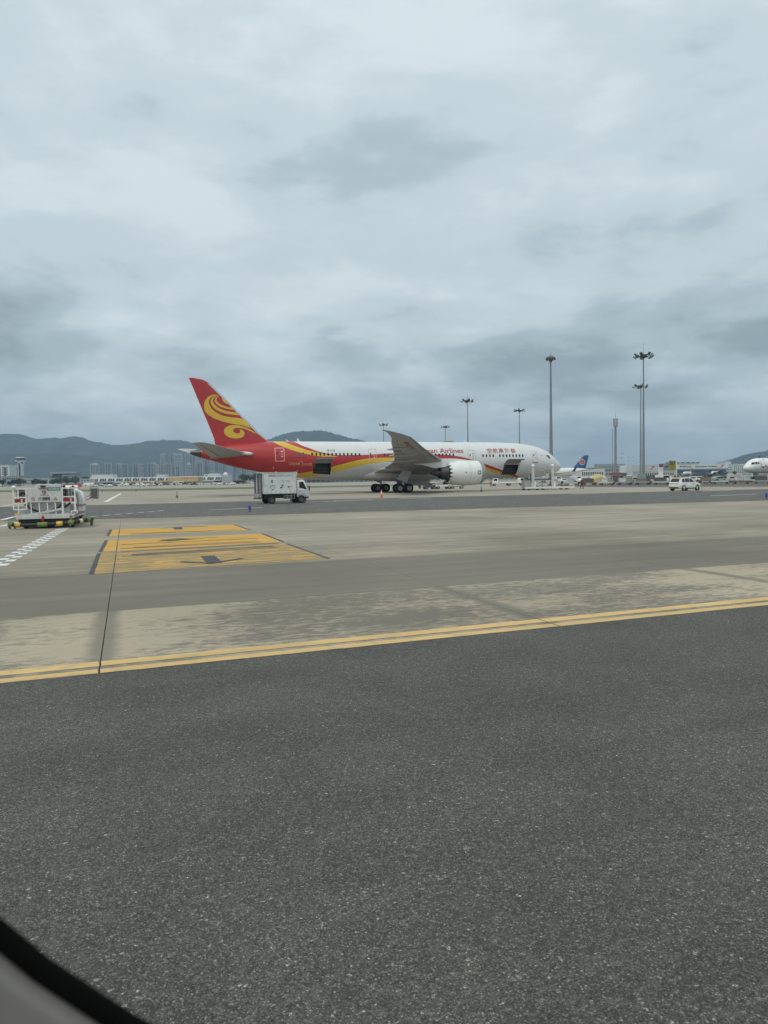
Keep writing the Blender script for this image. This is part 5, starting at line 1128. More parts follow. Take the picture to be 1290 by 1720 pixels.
mb = MB(); mb.cyl((0, 0, 0), (0, 0, 18.5), .39, .32, 14); mb.build('pole', galv, tm, .8); MB().cyl((0, 0, 18.5), (0, 0, 22.5), .08, .04, 6).build('lightning_rod', galv, tm)
for k in range(6):
    q = k*math.pi/3; mb = MB(); mb.box(-.12, .12, -.25, .25, 18.0, 20.6, Matrix.Translation((.62*math.cos(q), .62*math.sin(q), 0)) @ Matrix.Rotation(q, 4, 'Z')); mb.build('antenna_panel', grey, tm, 0, .03)
for y in (-.2, .2): MB().bar((-1.15, y, 1), (-1.15, y, 17.5), .06).build('ladder_rail', galv, tm)
for i in range(26): MB().bar((-1.15, -.2, 1.5+i*.62), (-.4, 0, 1.5+i*.62), .05).build('ladder_rung', galv, tm)
def small_lamp(label, loc, H):
    t = thing('lamp_post', label, 'lamp post', loc); mb = MB(); mb.cyl((0, 0, 0), (0, 0, H), .13, .08, 8); mb.build('pole', offwhite, t, .8)
    for z, w in ((H, 1.5), (H-2.2, 1.2)):
        MB().bar((-w, 0, z), (w, 0, z), .08).build('crossarm', offwhite, t)
        for s in (-1, 1): MB().box(s*w-.3, s*w+.3, -.25, .25, z-.1, z+.4).build('lamp_head', grey, t, 0, .04)
small_lamp('thin white lamp post with two crossarms beside the telecom mast', (108.9, 355, 0), 12.2); small_lamp('thin white lamp post with two crossarms left of the light mast pair', (135.3, 420, 0), 12.0)
sg = thing('stand_sign', 'yellow stand number sign reading 367 on a white post', 'sign', (75.2, 200, 0), rad(20))
m_sg = mat('sign_yellow', (.36, .30, .055), .55, var=.12, scale=3)
MB().box(-1.2, 1.05, -.06, .06, 3.2, 5.8).build('sign_board', m_sg, sg, 0, .02); mb = MB(); mb.cyl((1.35, .05, 0), (1.35, .05, 5.9), .13, n=12); mb.box(1.0, 1.35, -.02, .1, 3.4, 3.6); mb.box(1.0, 1.35, -.02, .1, 5.4, 5.6); mb.build('post', white, sg, .6)
flat_text(sg, '367', (-1.02, -.075, 4.62), (1, 0, 0), (0, 0, 1), 1.9, 1.02, ink, .035); flat_text(sg, 'N 22°38.4\'', (-.9, -.075, 4.15), (1, 0, 0), (0, 0, 1), 1.5, .22, ink); flat_text(sg, 'E 113°48.2\'', (-.9, -.075, 3.65), (1, 0, 0), (0, 0, 1), 1.5, .22, ink)
s2 = thing('notice_board', 'narrow white notice board with maroon top left of the yellow sign', 'sign', (79.0, 219, 0), rad(20))
MB().box(-.75, .75, -.08, .08, .4, 5.3).build('board', white, s2, 0, .02); panel(s2, 'maroon_header', mat('maroon', (.20, .035, .07), .5), [(-.72, -.085, 4.3), (.72, -.085, 4.3), (.72, -.085, 5.25), (-.72, -.085, 5.25)]); panel(s2, 'dark_pane', glass, [(-.6, -.085, .6), (.6, -.085, .6), (.6, -.085, 2.1), (-.6, -.085, 2.1)])
for z in (3.2, 3.6, 3.95): panel(s2, 'text_line', grey, [(-.55, -.085, z), (.55, -.085, z), (.55, -.085, z+.12), (-.55, -.085, z+.12)])
for x in (-.6, .6): MB().bar((x, .1, 0), (x, .1, .5), .12).build('leg', galv, s2)

# ------------------------------------------------------------------ narrow-body jets in the distance
def jet_small(label, nose, rz, fin_m, body_m=None, tail_m=None, detail=True, group=None):
    t = thing('airliner', label, 'airplane', (nose[0], nose[1], 0), rz, group); body_m = body_m or white
    fz = pchip([(0, 3.55), (.15, 3.9), (.8, 4.5), (1.7, 5.15), (2.6, 5.72), (4, 6.05), (5.5, 6.15), (30, 6.15), (34, 5.95), (37.5, 5.5)]); fb_ = pchip([(0, 3.4), (.15, 3.1), (.8, 2.68), (1.7, 2.4), (3, 2.2), (5, 2.12), (24, 2.12), (28, 2.5), (33, 3.9), (37.5, 5.2)]); fw = pchip([(0, .05), (.15, .4), (.8, .95), (1.7, 1.4), (3, 1.75), (5, 1.98), (26, 1.98), (31, 1.4), (35, .7), (37.5, .15)])
    def rg(s, n=26):
        a, b_ = fz(s), fb_(s); return [(-s, fw(s)*math.cos(2*math.pi*i/n), (a+b_)/2+(a-b_)/2*math.sin(2*math.pi*i/n)) for i in range(n)]
    S_ = [0, .08, .15, .4, .8, 1.2, 1.7, 2.3, 3, 4, 5, 8, 14, 20, 24, 26, 28, 30]; S2_ = [30, 32, 33.5, 35, 36.5, 37.5]
    MB().loft([rg(s) for s in S_]).build('fuselage', body_m, t, .9); MB().loft([rg(s) for s in S2_]).build('tail_cone', tail_m or body_m, t, .9)
    def wr(pts, n=8):
        out = []
        for x, y, z, ch, th in pts:
            up = [(x-ch*a, y, z+ch*th*b_*.5) for a, b_ in AF]; lo = [(x-ch*a, y, z-ch*th*b_*.5) for a, b_ in AF]; out.append(up+lo[::-1][:-1])
        return out
    for s in (1, -1):
        w = MB().loft(wr([(-12.5, s*1.2, 2.9, 6.5, .13), (-16.0, s*6.5, 3.4, 4.0, .12), (-21.2, s*16.2, 4.2, 1.7, .10), (-21.8, s*16.8, 4.5, 1.4, .09)])).build('wing', wing_grey, t, .7)
        wl = MB(); wl.loft([[(-21.2, s*16.6, 4.3), (-22.9, s*16.6, 4.35), (-22.9, s*16.7, 4.35), (-21.2, s*16.7, 4.3)], [(-22.9, s*17.3, 6.4), (-23.7, s*17.3, 6.4), (-23.7, s*17.35, 6.4), (-22.9, s*17.35, 6.4)]]); wl.build('winglet', mat('winglet_dark', (.03, .06, .12), .45) if not bpy.data.materials.get('winglet_dark') else bpy.data.materials['winglet_dark'], w)
        MB().loft(wr([(-33, s*.5, 4.9, 3.6, .10), (-36.6, s*6.2, 5.4, 1.6, .09)])).build('tailplane', wing_grey, t, .7)
        e = MB(); e.lathe([(0, .92), (-.1, 1.05), (.4, 1.15), (1.8, 1.16), (3.0, .95), (3.0, .6), (4.0, .3)], (-11.2, s*5.7, 1.95), (-1, 0, 0), 24, False, True); e.build('engine', body_m, t, .9)
        g = MB(); g.cyl((-18, s*3.8, .5), (-18, s*3.8, 2.6), .14); g.build('gear_strut', steel, t)
        for dy in (-.3, .3): wheel(t, -18, s*3.8+dy, .55, .3, n=16, name='main_wheel')
    f = MB(); f.loft([[(-s0-(s1-s0)*a, .5*(s1-s0)*.09*b_, z) for a, b_ in AF]+[(-s0-(s1-s0)*a, -.5*(s1-s0)*.09*b_, z) for a, b_ in AF[::-1][:-1]] for z, s0, s1 in ((5.4, 28.6, 36.4), (6.2, 30.0, 36.6), (12.1, 35.6, 38.3))]); fn = f.build('fin', fin_m, t, .7)
    mb = MB(); mb.cyl((-4.9, 0, .45), (-4.9, 0, 2.4), .1); mb.build('nose_strut', steel, t)
    for dy in (-.22, .22): wheel(t, -4.9, dy, .38, .2, n=14, name='nose_wheel')
    def on2(s, z, off=.02, sd=1):
        a, b_ = fz(s), fb_(s); c_, h = (a+b_)/2, (a-b_)/2; return Vector((-s, sd*(fw(s)*math.sqrt(max(0, 1-((z-c_)/h)**2))+off), z))
    if detail:
        for sd in (1, -1):
            for P in ([(1.35, 4.42), (2.15, 4.48), (2.30, 5.06), (1.72, 4.98)], [(2.25, 4.48), (2.95, 4.52), (3.0, 5.12), (2.42, 5.08)], [(3.06, 4.55), (3.62, 4.66), (3.46, 5.06), (3.1, 5.1)]):
                mb = MB(); mb.v = [tuple(on2(s, z, .025, sd)) for s, z in P]; mb.f = [(0, 1, 2, 3)]; mb.build('cockpit_window', glass, t)
            for i in range(32):
                s = 7+i*.72; mb = MB(); mb.v = [tuple(on2(s+.11*math.cos(q), 4.75+.18*math.sin(q), .012, sd)) for q in [2*math.pi*j/8 for j in range(8)]]; mb.f = [tuple(range(8))]; mb.build('cabin_window', glass, t)
        ad = MB(); ad.hexa([(-5.6, -.04, 6.1), (-5.1, -.04, 6.1), (-5.1, .04, 6.1), (-5.6, .04, 6.1)], [(-5.9, -.02, 6.75), (-5.6, -.02, 6.75), (-5.6, .02, 6.75), (-5.9, .02, 6.75)]); ad.build('blade_aerial', ink, t)
    return t, on2, fn
fin_blue = mat('fin_blue', (.03, .115, .24), .4, var=.06); fin_red = mat('fin_faded_red', (.50, .07, .08), .45); tail_red = mat('tail_red', (.46, .06, .075), .45)
ang = rad(192); nx, ny = 98.0+37.3*math.cos(ang), 370+37.3*math.sin(ang)
js, on2, fn = jet_small('white jet with blue tail fin, partly hidden by the large airliner nose', (nx, ny), ang, fin_blue)
for sd in (1, -1):      # red flower emblem edged in white
    for k in range(5):
        q = rad(90+72*k); cx, cz = 34.6+.75*math.cos(q), 8.9+.75*math.sin(q)
        for rr, m_, off in ((.72, white, .02), (.52, fin_red, .035)):
            kk = 12; mb = MB(); mb.v = [(-(cx+rr*math.cos(2*math.pi*i/kk)), sd*(.26+off), cz+rr*math.sin(2*math.pi*i/kk)) for i in range(kk)]; mb.f = [tuple(range(kk))]; mb.build('petal', m_, fn)
jr, on2r, _ = jet_small('white jet at the right edge of the frame with its front door open', (92.9, 198.0), rad(205), fin_red, tail_m=None)
dd = MB(); dd.v = [tuple(on2r(s, z, .02)) for s, z in ((4.9, 4.0), (5.85, 4.0), (5.85, 4.6), (5.85, 5.7), (4.9, 5.7), (4.9, 4.6))]; dd.f = [(0, 1, 2, 3, 4, 5)]; dd.build('open_doorway', black, jr)
dp = MB(); dp.v = [tuple(on2r(s, z, .30)) for s, z in ((3.85, 3.95), (4.8, 3.95), (4.8, 4.6), (4.8, 5.6), (3.85, 5.6), (3.85, 4.6))]+[tuple(on2r(s, z, .38)) for s, z in ((3.85, 3.95), (4.8, 3.95), (4.8, 4.6), (4.8, 5.6), (3.85, 5.6), (3.85, 4.6))]; dp.f = [(0, 1, 2, 3, 4, 5), (11, 10, 9, 8, 7, 6)]+[(i, 6+i, 6+(i+1) % 6, (i+1) % 6) for i in range(6)]; dp.build('open_door', white, jr)
rb = MB(); rb.v = [tuple(on2r(s, z, .03)) for s, z in ((4.2, 3.55), (12, 3.2), (12, 3.85), (4.3, 3.9))]; rb.f = [(0, 1, 2, 3)]; rb.build('red_band', lred, jr)
for nm, x, y, a in (('left-hand of the two', 417, 1040, 233), ('right-hand of the two', 454, 1040, 233)):
    jet_small(nm+' small white jets with red tails before the lettered hangar', (x+37*math.cos(rad(a)), y+37*math.sin(rad(a))), rad(a), fin_red, tail_m=tail_red, detail=False, group='jets parked at the hangar')

# ------------------------------------------------------------------ cargo dollies and containers
def dolly(loc, rz, label):
    t = thing('cargo_dolly', label, 'dolly', loc, rz, 'dollies lined up along the road')
    MB().box(-1.7, 1.7, -1.2, 1.2, .42, .60).build('deck', black, t); MB().box(-1.72, 1.72, -1.25, -1.2, .44, .72).build('side_rail', random.choice([offwhite, grey, mat('rail_rust', (.24, .14, .09), .7)]), t)
    MB().bar((1.7, 0, .45), (2.2, 0, .35), .08).build('tow_bar', galv, t)
    for x in (-1.2, 1.2):
        for y in (-1.0, 1.0): wheel(t, x, y, .22, .16, n=12)
    return t
m_con = [mat('container_silver', (.52, .53, .52), .45, .25, var=.12, dirt=.4), mat('container_white', (.66, .66, .64), .5, var=.08, dirt=.5), mat('container_brown', (.24, .19, .145), .7, var=.2), mat('container_dark', (.10, .10, .095), .6, var=.2)]
def container(loc, rz, k, label):
    t = thing('air_freight_container', label, 'container', loc, rz, 'containers standing on dollies')
    t.scale = (.88, .9, .66); hgt = (1.55, 1.5, 1.1, 1.45)[k]; P = [(-.75, 0), (.78, 0), (.78, hgt), (-1.15, hgt), (-1.15, .55)] if k < 2 else [(-1.3, 0), (1.3, 0), (1.3, hgt), (-1.3, hgt)]
    b_ = MB().prism(P, 'x', -.02, .02); b_ = MB().prism(P, 'y', -.76, .76).build('shell', m_con[k], t, 0, .03)
    fr_ = MB()
    for (x0, z0), (x1, z1) in zip(P, P[1:]+P[:1]): fr_.bar((x0, -.77, z0), (x1, -.77, z1), .06)
    fr_.build('edge_frame', galv, t)
    if k < 2: MB().box(-.68, .68, -.785, -.765, .12, hgt-.14).build('curtain', m_con[1-k], t); flat_text(t, random.choice(['AKE 3127', 'AKE 5580', 'AKN 0416']), (-.55, -.79, hgt*.62), (1, 0, 0), (0, 0, 1), 1.0, .18, ink)
R0 = Vector((40.5, 181.5)); R1 = Vector((96, 149.8)); rd_ = (R1-R0).normalized(); ra = math.atan2(rd_.y, rd_.x); Ltot = (R1-R0).length; kseq = [1, 1, 3, 0, 0, 2, 3, None, 1, 3, None, 0, 2, 1, 0, None, 1, 2, 0, 3, 1]
i = 0; pos = 0
while pos < Ltot:
    p = R0+rd_*pos
    if not 64.3 < p.x < 68.5:
        dolly((p.x, p.y, 0), ra, ORD[i]+' cargo dolly from the left in the front dolly line behind the road')
        k = kseq[i % len(kseq)]
        if k is not None: container((p.x-.2, p.y, .605), ra, k, ['silver cargo container with slanted edge', 'white cargo container with slanted edge', 'low brown cargo crate', 'dark boxy cargo crate'][k]+' on the %s dolly of the front line' % ORD[i])
        i += 1
    pos += 4.0
# second line of trailers farther off
for i in range(12):
    p = Vector((52, 196))+Vector((4.6, -1.0))*i
    dolly((p.x, p.y, 0), rad(-12), ORD[i]+' cargo dolly from the left in the second line farther behind')
    if i % 3 != 1: container((p.x, p.y, .605), rad(-12), (1, 0, 2, 3)[i % 4], ['white cargo container with slanted edge', 'silver cargo container with slanted edge', 'low brown cargo crate', 'dark boxy cargo crate'][i % 4]+' on the %s dolly of the second line' % ORD[i])
# equipment between the masts
def cabinet(label, loc, sx, sy, sz, m):
    t = thing('equipment_cabinet', label, 'cabinet', loc, rad(14)); b_ = MB().box(-sx/2, sx/2, -sy/2, sy/2, .1, sz).build('housing', m, t, 0, .03)
    MB().box(-sx/2-.05, sx/2+.05, -sy/2-.05, sy/2+.05, 0, .1).build('plinth', dgrey, t)
    for s in (-1, 1): MB().box(s*sx/4-sx*.21, s*sx/4+sx*.21, -sy/2-.03, -sy/2-.006, .2, sz-.12).build('cabinet_door', m, t, 0, .01)
cabinet('tall grey-green equipment cabinet at the foot of the front light mast', (61.6, 183.5, 0), 1.6, 1.0, 2.4, mat('cabinet_green', (.27, .32, .30), .5))
cabinet('beige weathered equipment cabinet left of the grey-green one', (58.6, 184.5, 0), 2.0, 1.0, 2.0, mat('cabinet_beige', (.34, .31, .27), .6, dirt=.5)); cabinet('squat tan utility box by the lamp post foot', (54.8, 186, 0), 1.2, .9, 1.2, mat('tan_box', (.42, .33, .22), .6))
cp = thing('canopy', 'small open shelter with sagging maroon roof behind the cabinets', 'shelter', (62.0, 205, 0), rad(12)); cp.scale = (.75, .75, .8)
for x in (-2, 2):
    for y in (-1, 1): MB().bar((x, y, 0), (x, y, 2.9), .1).build('post', white, cp)
MB().hexa([(-2.4, -1.3, 2.8), (2.4, -1.3, 2.8), (2.4, 1.3, 2.8), (-2.4, 1.3, 2.8)], [(-1.6, 0, 3.7), (1.6, 0, 3.7), (1.6, .1, 3.7), (-1.6, .1, 3.7)]).build('roof', mat('maroon_canvas', (.13, .045, .05), .85), cp)
tp_ = thing('tarpaulin_load', 'yellowish tarpaulin-covered load standing behind the dollies', 'load', (53.2, 191, 0), .2)
mb = MB(); mb.loft([[(x, y*w, z*h) for y, z in ((-1, 0), (-1, .7), (-.5, 1), (.5, 1.02), (1, .7), (1, 0))] for x, w, h in ((-1.7, .8, 1.5), (-.8, 1, 2.4), (.4, 1.05, 2.55), (1.3, 1, 2.2), (1.8, .8, 1.6))]); mb.build('tarpaulin', mat('tarpaulin', (.55, .47, .24), .8), tp_, .4); MB().box(-1.7, 1.7, -1, 1, 0, .12).build('pallet', dgrey, tp_)
for k, (x, y) in enumerate(((70.6, 186), (73.0, 172))):
    t = thing('frame_trolley', ('empty grey frame trolley behind the amber-roofed car', 'empty grey frame trolley left of the amber-roofed car')[k], 'trolley', (x, y, 0), rad(10))
    MB().box(-1.2, 1.2, -.7, .7, .35, .45).build('deck', galv, t)
    for xx in (-1.15, 1.15):
        e_ = MB(); e_.bar((xx, -.65, .45), (xx, -.65, 2.0), .07); e_.bar((xx, .65, .45), (xx, .65, 2.0), .07); e_.bar((xx, -.65, 2.0), (xx, .65, 2.0), .07); e_.build('end_frame', galv, t)
    MB().box(-1.2, 1.2, -.7, .7, 2.0, 2.1).build('roof', dgrey, t)
    for xx in (-.9, .9):
        for yy in (-.55, .55): wheel(t, xx, yy, .18, .1, n=12)

# ------------------------------------------------------------------ buildings
conc = mat('pale_render', (.50, .51, .50), .8, var=.1, scale=.05); conc2 = mat('grey_render', (.33, .35, .37), .8, var=.1, scale=.05); bwhite = mat('building_white', (.66, .67, .66), .75, var=.06, scale=.05); bglass = mat('building_glass', (.055, .075, .095), .25, var=.3, scale=.1); bwin = mat('building_window', (.05, .06, .07), .3, var=.3, scale=.2); yroof = mat('ochre_cladding', (.50, .36, .16), .7, var=.1, scale=.05)
TX = lambda px, Y: (px-645)/1290*Y
class Bld:
    def __init__(s, name, label, cat, x0, x1, Y, depth, h, m, group=None):
        s.t = thing(name, label, cat, ((x0+x1)/2, Y, 0), 0, group); s.w = (x1-x0)/2; s.h = h; s.wall = MB().box(-s.w, s.w, 0, depth, -.1, h).build('wall', m, s.t); s.d = depth
    def part(s, n_, m, x0, x1, z0, z1, y0=-.3, y1=-.02, par=None): return MB().box(x0, x1, y0, y1, z0, z1).build(n_, m, par or s.t)
    def windows(s, rows, cols, z0, z1, m=None, fw=.6, fh=.55, x0=None, x1=None):
        x0 = -s.w*.92 if x0 is None else x0; x1 = s.w*.92 if x1 is None else x1; me = None
        for r in range(rows):
            for c_ in range(cols):
                cw, chh = (x1-x0)/cols, (z1-z0)/rows; xc, zc_ = x0+cw*(c_+.5), z0+chh*(r+.5)
                if me is None: me = MB().box(-cw*fw/2, cw*fw/2, -.12, .05, -chh*fh/2, chh*fh/2).mesh('window'); me.materials.append(m or bwin)
                o = bpy.data.objects.new('window', me); COL.objects.link(o); o.parent = s.t; o.location = (xc, -.0, zc_)
# skyline of apartment towers behind the far terminal
def tower(label, x, Y, w, h, m, mw, bays, group, crown=0, seed=0):
    rr = random.Random(seed); t = thing('apartment_tower', label, 'tower', (x, Y, 0), rad(rr.uniform(-8, 8)), group); d = w*.7
    MB().box(-w/2+.4, w/2-.4, .5, d, -.1, h).build('wall', m, t)
    bw = w/bays
    for i in range(bays):
        MB().box(-w/2+bw*(i+.22), -w/2+bw*(i+.78), .02, .5, 3, h-2.5).build('window_strip', mw, t)
    for i in range(bays+1):
        if i % 2 == 0 or rr.random() < .6: MB().box(-w/2+bw*i-bw*.17, -w/2+bw*i+bw*.17, -.7, .55, 0, h+rr.uniform(0, 2.5)).build('pier', tcols[1] if rr.random() < .7 else m, t)
    nf = int(h/9)
    for i in range(1, nf):
        if rr.random() < .8: MB().box(-w/2+.5, w/2-.5, -.35, .45, i*9, i*9+1.3).build('balcony_band', m, t)
    if crown: MB().box(-w*.3, w*.3, d*.2, d*.8, h, h+crown).build('roof_block', m, t)
    return t
tcols = [mat('tower_grey', (.29, .315, .335), .8, var=.12, scale=.03), mat('tower_pale', (.52, .53, .53), .8, var=.1, scale=.03), mat('tower_blue', (.22, .255, .295), .75, var=.12, scale=.03)]; tw = mat('tower_glass', (.055, .075, .10), .4, var=.3, scale=.08)
sk = []
for pxl, wpx, top, ci in ((161, 13, 780, 1), (173, 9, 778, 2), (181, 10, 778, 0), (192, 10, 778, 2), (202, 9, 780, 1), (211, 9, 779, 0), (221, 9, 778, 2), (236, 9, 779, 0), (245, 9, 777, 2), (254, 8, 778, 0), (263, 6, 780, 1), (269, 7, 780, 2), (277, 8, 779, 0), (285, 9, 779, 2), (294, 7, 781, 0), (316, 8, 779, 1), (325, 8, 778, 2), (334, 8, 776, 0)):
    sk.append((pxl, wpx, top, ci, 2200))
for pxl, wpx, top, ci in ((276, 10, 763, 0), (287, 9, 761, 2), (299, 11, 763, 1), (311, 9, 762, 0), (322, 11, 765, 2), (334, 10, 763, 1), (345, 10, 764, 0), (356, 9, 767, 1), (366, 9, 768, 0), (377, 10, 770, 1), (388, 9, 774, 2), (399, 8, 777, 1), (409, 9, 781, 2), (419, 9, 784, 0), (430, 9, 788, 1)):
    sk.append((pxl, wpx, top, ci, 2600))
for i, (pxl, wpx, top, ci, Y) in enumerate(sk):
    hor = 814.4-.01484*pxl; h = (hor-top)/1290*Y+2.1; near = Y < 2400
    tower(('grey', 'pale', 'bluish')[ci]+(' apartment tower, %s from left in the lower front row' % ORD[i] if near else ' apartment tower, %s from left in the taller back row' % ORD[i-18]), TX(pxl, Y), Y+(i*37 % 60), wpx/1290*Y, h, tcols[ci], tw, 4 if wpx < 9 else 5, 'front row of towers' if near else 'back row of towers', 4 if i % 3 == 0 else 0, i)
# arched terminal
Y = 1000; B = Bld('terminal', 'long white terminal with a row of arched windows below the towers', 'building', TX(152, Y), TX(374, Y), Y, 40, 9.3, bwhite); B.t.location.z = 0
n_a = 16
for i in range(n_a):
    xc = -B.w+(i+.5)*2*B.w/n_a; P = [(xc-3.1, 4.6)]+[(xc+3.1*math.cos(q), 5.4+3.0*math.sin(q)) for q in [math.pi-math.pi*k/10 for k in range(11)]]+[(xc+3.1, 4.6)]
    a_ = MB().prism(P, 'y', -.35, -.02).build('arched_window', bwin, B.t)
    MB().box(xc-.25, xc+.25, -.5, -.36, 4.6, 8.3).build('mullion', bwhite, a_); MB().box(xc+3.6, xc+5.2, -.5, -.02, 4.8, 8.0).build('side_window', bglass, B.t)
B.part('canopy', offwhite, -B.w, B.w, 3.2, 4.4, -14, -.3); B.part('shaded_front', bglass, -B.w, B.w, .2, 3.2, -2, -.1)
for i in range(20): B.part('canopy_post', grey, -B.w+i*2*B.w/20, -B.w+i*2*B.w/20+.6, 0, 3.2, -13.5, -13)
for x0, x1, h in ((-B.w, -B.w+28, 13.5), (-B.w+85, -B.w+96, 12.5), (B.w-18, B.w-4, 13.0)): MB().box(x0, x1, 6, 24, 9.3, h).build('roof_block', conc, B.t)
Y = 900; B = Bld('ochre_hall', 'long low hall with ochre cladding in front of the arched terminal', 'building', TX(212, Y), TX(333, Y), Y, 30, 4.4, yroof)
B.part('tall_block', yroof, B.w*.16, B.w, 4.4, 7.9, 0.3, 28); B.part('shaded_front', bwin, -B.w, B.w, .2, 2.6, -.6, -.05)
for i in range(14): B.part('pier', conc2, -B.w+i*2*B.w/14, -B.w+i*2*B.w/14+1, 0, 2.7, -1.2, -.7)
flat_text(B.t, '深圳国际快件', (B.w*.55, -.1+.3, 6.0), (1, 0, 0), (0, 0, 1), 14, 1.2, lred)
for i in range(9): B.part('roof_vent', bwhite, B.w*.2+i*B.w*.085, B.w*.2+i*B.w*.085+2.2, 7.9, 8.9, 4, 9)
# other buildings on the left
def simple(label, p0, p1, top, Y, m, rows, cols, depth=25, name='office_building', base=0, extra=None):
    hor = 814.4-.01484*(p0+p1)/2; h = (hor-top)/1290*Y+2.1; B = Bld(name, label, 'building', TX(p0, Y), TX(p1, Y), Y, depth, h, m)
    if rows: B.windows(rows, cols, max(h*.2, 1.0), h*.94)
    MB().box(-B.w-.3, B.w+.3, -.4, depth+.3, h, h+.6).build('parapet', m, B.t)
    return B
B = simple('pale hotel block with a dark central strip at the left edge', -22, 18, 782, 1300, bwhite, 7, 6); B.part('dark_strip', bglass, B.w*.55, B.w*.72, 4, B.h-3); B.part('dark_strip', bglass, B.w*.12, B.w*.25, 4, B.h-3)
simple('low white office building right of the control tower foot', 38, 84, 804, 1000, conc, 2, 12); simple('pale low building between hotel block and control tower', 4, 33, 800, 1080, conc2, 2, 7)
B = simple('stepped terrace building with a dark overhanging roof below the hills', 106, 129, 796, 1250, conc2, 0, 0)
for i in range(5): B.part('terrace_band', conc, -B.w, B.w, 2+i*3.2, 3.4+i*3.2, -1.5, -.1)
MB().box(-B.w*2.6, B.w*1.2, -4, 27, B.h+.7, B.h+3.2).build('overhanging_roof', conc2, B.t); MB().box(-B.w*2.4, -B.w*.95, 0, 24, 0, B.h+.7).build('side_wing', bglass, B.t)
simple('small white block left of the arched terminal', 136, 152, 805, 980, conc, 2, 3); simple('white block with roof sign right of the ochre hall', 344, 365, 797, 1050, bwhite, 3, 3)
B = simple('white building with a small roof dome below the red tail', 366, 384, 798, 1060, bwhite, 2, 4); mb = MB(); mb.lathe([(0, 3.2), (1.5, 3.0), (2.8, 2.0), (3.6, .2)], (B.w*.3, 10, B.h+.6), (0, 0, 1), 16, True, True); mb.build('dome', bwhite, B.t, 1)
simple('low long storage building right of the domed one', 385, 470, 809, 980, conc, 1, 14); simple('grey office block half hidden behind the box truck', 398, 425, 797, 1100, conc2, 3, 4)
B = simple('long grey glass hall seen below the airliner belly', 500, 628, 803.5, 620, conc2, 0, 0, 30, 'cargo_hall')
for i in range(16): B.part('glass_bay', bglass, -B.w+(i+.08)*2*B.w/16, -B.w+(i+.88)*2*B.w/16, .8, B.h-.9)
B.part('roof_edge', bwhite, -B.w*.75, -B.w*.1, B.h+.7, B.h+1.3, -3, 10)
B = simple('low cargo building seen under the airliner nose', 640, 930, 803, 520, conc2, 1, 30, 25, 'cargo_hall')
ct = thing('control_tower', 'slender white control tower with flared dark cab at the left edge', 'tower', (-565.5, 1200, 0), 0)
mb = MB(); mb.loft([[(r*cx, r*.8*cy, z) for cx, cy in ((-1, -1), (1, -1), (1, 1), (-1, 1))] for z, r in ((0, 3.9), (14, 3.5), (26, 3.4), (34, 4.4), (38.5, 6.0), (40, 6.3))]); mb.build('shaft', bwhite, ct); MB().box(-.8, .6, -5.6, -4.9 if False else -3.0, 3, 35).build('glazed_slot', bglass, ct)
for z0, z1, r, m_ in ((40, 43.2, 6.2, bglass), (43.2, 44.6, 6.9, bwhite)): mb = MB(); mb.cyl((0, 0, z0), (0, 0, z1), r, r*(1.05 if m_ is bglass else .95), 16); mb.build('cab_glazing' if m_ is bglass else 'cab_roof', m_, ct)
MB().cyl((1, 0, 44.6), (1, 0, 48), .12, .06, 6).build('aerial', galv, ct)
for s in (-1, 1): MB().box(s*4.2-1.2, s*4.2+1.2, -5.0, -4.2, 35, 37).build('porthole', bglass, ct)
# right hand side: hangars and offices
Y = 1100; B = Bld('hangar', 'big pale hangar with airline lettering over its open front', 'hangar', TX(1136, Y), TX(1223, Y), Y, 60, 16.0, conc)
B.part('dark_opening', bwin, -B.w*.97, B.w*.93, 0, 8.6); B.part('teal_band', mat('teal_trim', (.14, .30, .31), .6), -B.w, B.w, 8.6, 10.2, -.6); B.part('fascia', bwhite, -B.w, B.w, 10.2, 16.4, -1.0)
for i in range(9): B.part('door_leaf', bglass, -B.w*.95+i*B.w*.21, -B.w*.95+i*B.w*.21+B.w*.17, .3, 8.4, -.5, -.32)
flat_text(B.t, '深圳航空', (-B.w*.88, -1.05, 12.0), (1, 0, 0), (0, 0, 1), 17, 3.0, ink, .03); flat_text(B.t, 'Shenzhen Airlines', (-B.w*.28, -1.05, 12.2), (1, 0, 0), (0, 0, 1), 32, 2.8, ink, .03)
panel(B.t, 'bird_logo', lred, [(B.w*.68, -1.06, 11.4), (B.w*.74, -1.06, 11.4), (B.w*.86, -1.06, 15.6), (B.w*.72, -1.06, 15.6), (B.w*.72, -1.06, 14.8), (B.w*.79, -1.06, 14.6)])
MB().box(-B.w*1.2, B.w*.1, 20, 50, 16.4, 19.0).build('roof_plant', conc2, B.t)
for i in range(7): MB().box(-B.w*1.15+i*7.5, -B.w*1.15+i*7.5+2.2, 18, 26, 19, 20.3).build('roof_vent', dgrey, B.t)
Y = 1090; B = Bld('hangar', 'long pale hangar with blue-grey front behind the light mast pair', 'hangar', TX(1064, Y), TX(1112, Y), Y, 60, 16.5, bwhite)
B.part('glazed_front', mat('blue_grey_front', (.13, .18, .22), .4, var=.25, scale=.05), -B.w*.98, B.w*.98, 0, 7.6); B.part('fascia', conc, -B.w, B.w, 7.8, 16.8, -1.0); panel(B.t, 'bird_logo', lred, [(B.w*.15, -1.05, 9.6), (B.w*.24, -1.05, 9.6), (B.w*.52, -1.05, 15.0), (B.w*.22, -1.05, 15.0), (B.w*.22, -1.05, 14.2), (B.w*.38, -1.05, 14.0)])
for i in range(8): B.part('door_leaf', bglass, -B.w*.9+i*B.w*.23, -B.w*.9+i*B.w*.23+B.w*.18, .3, 7.2, -.5, -.32)
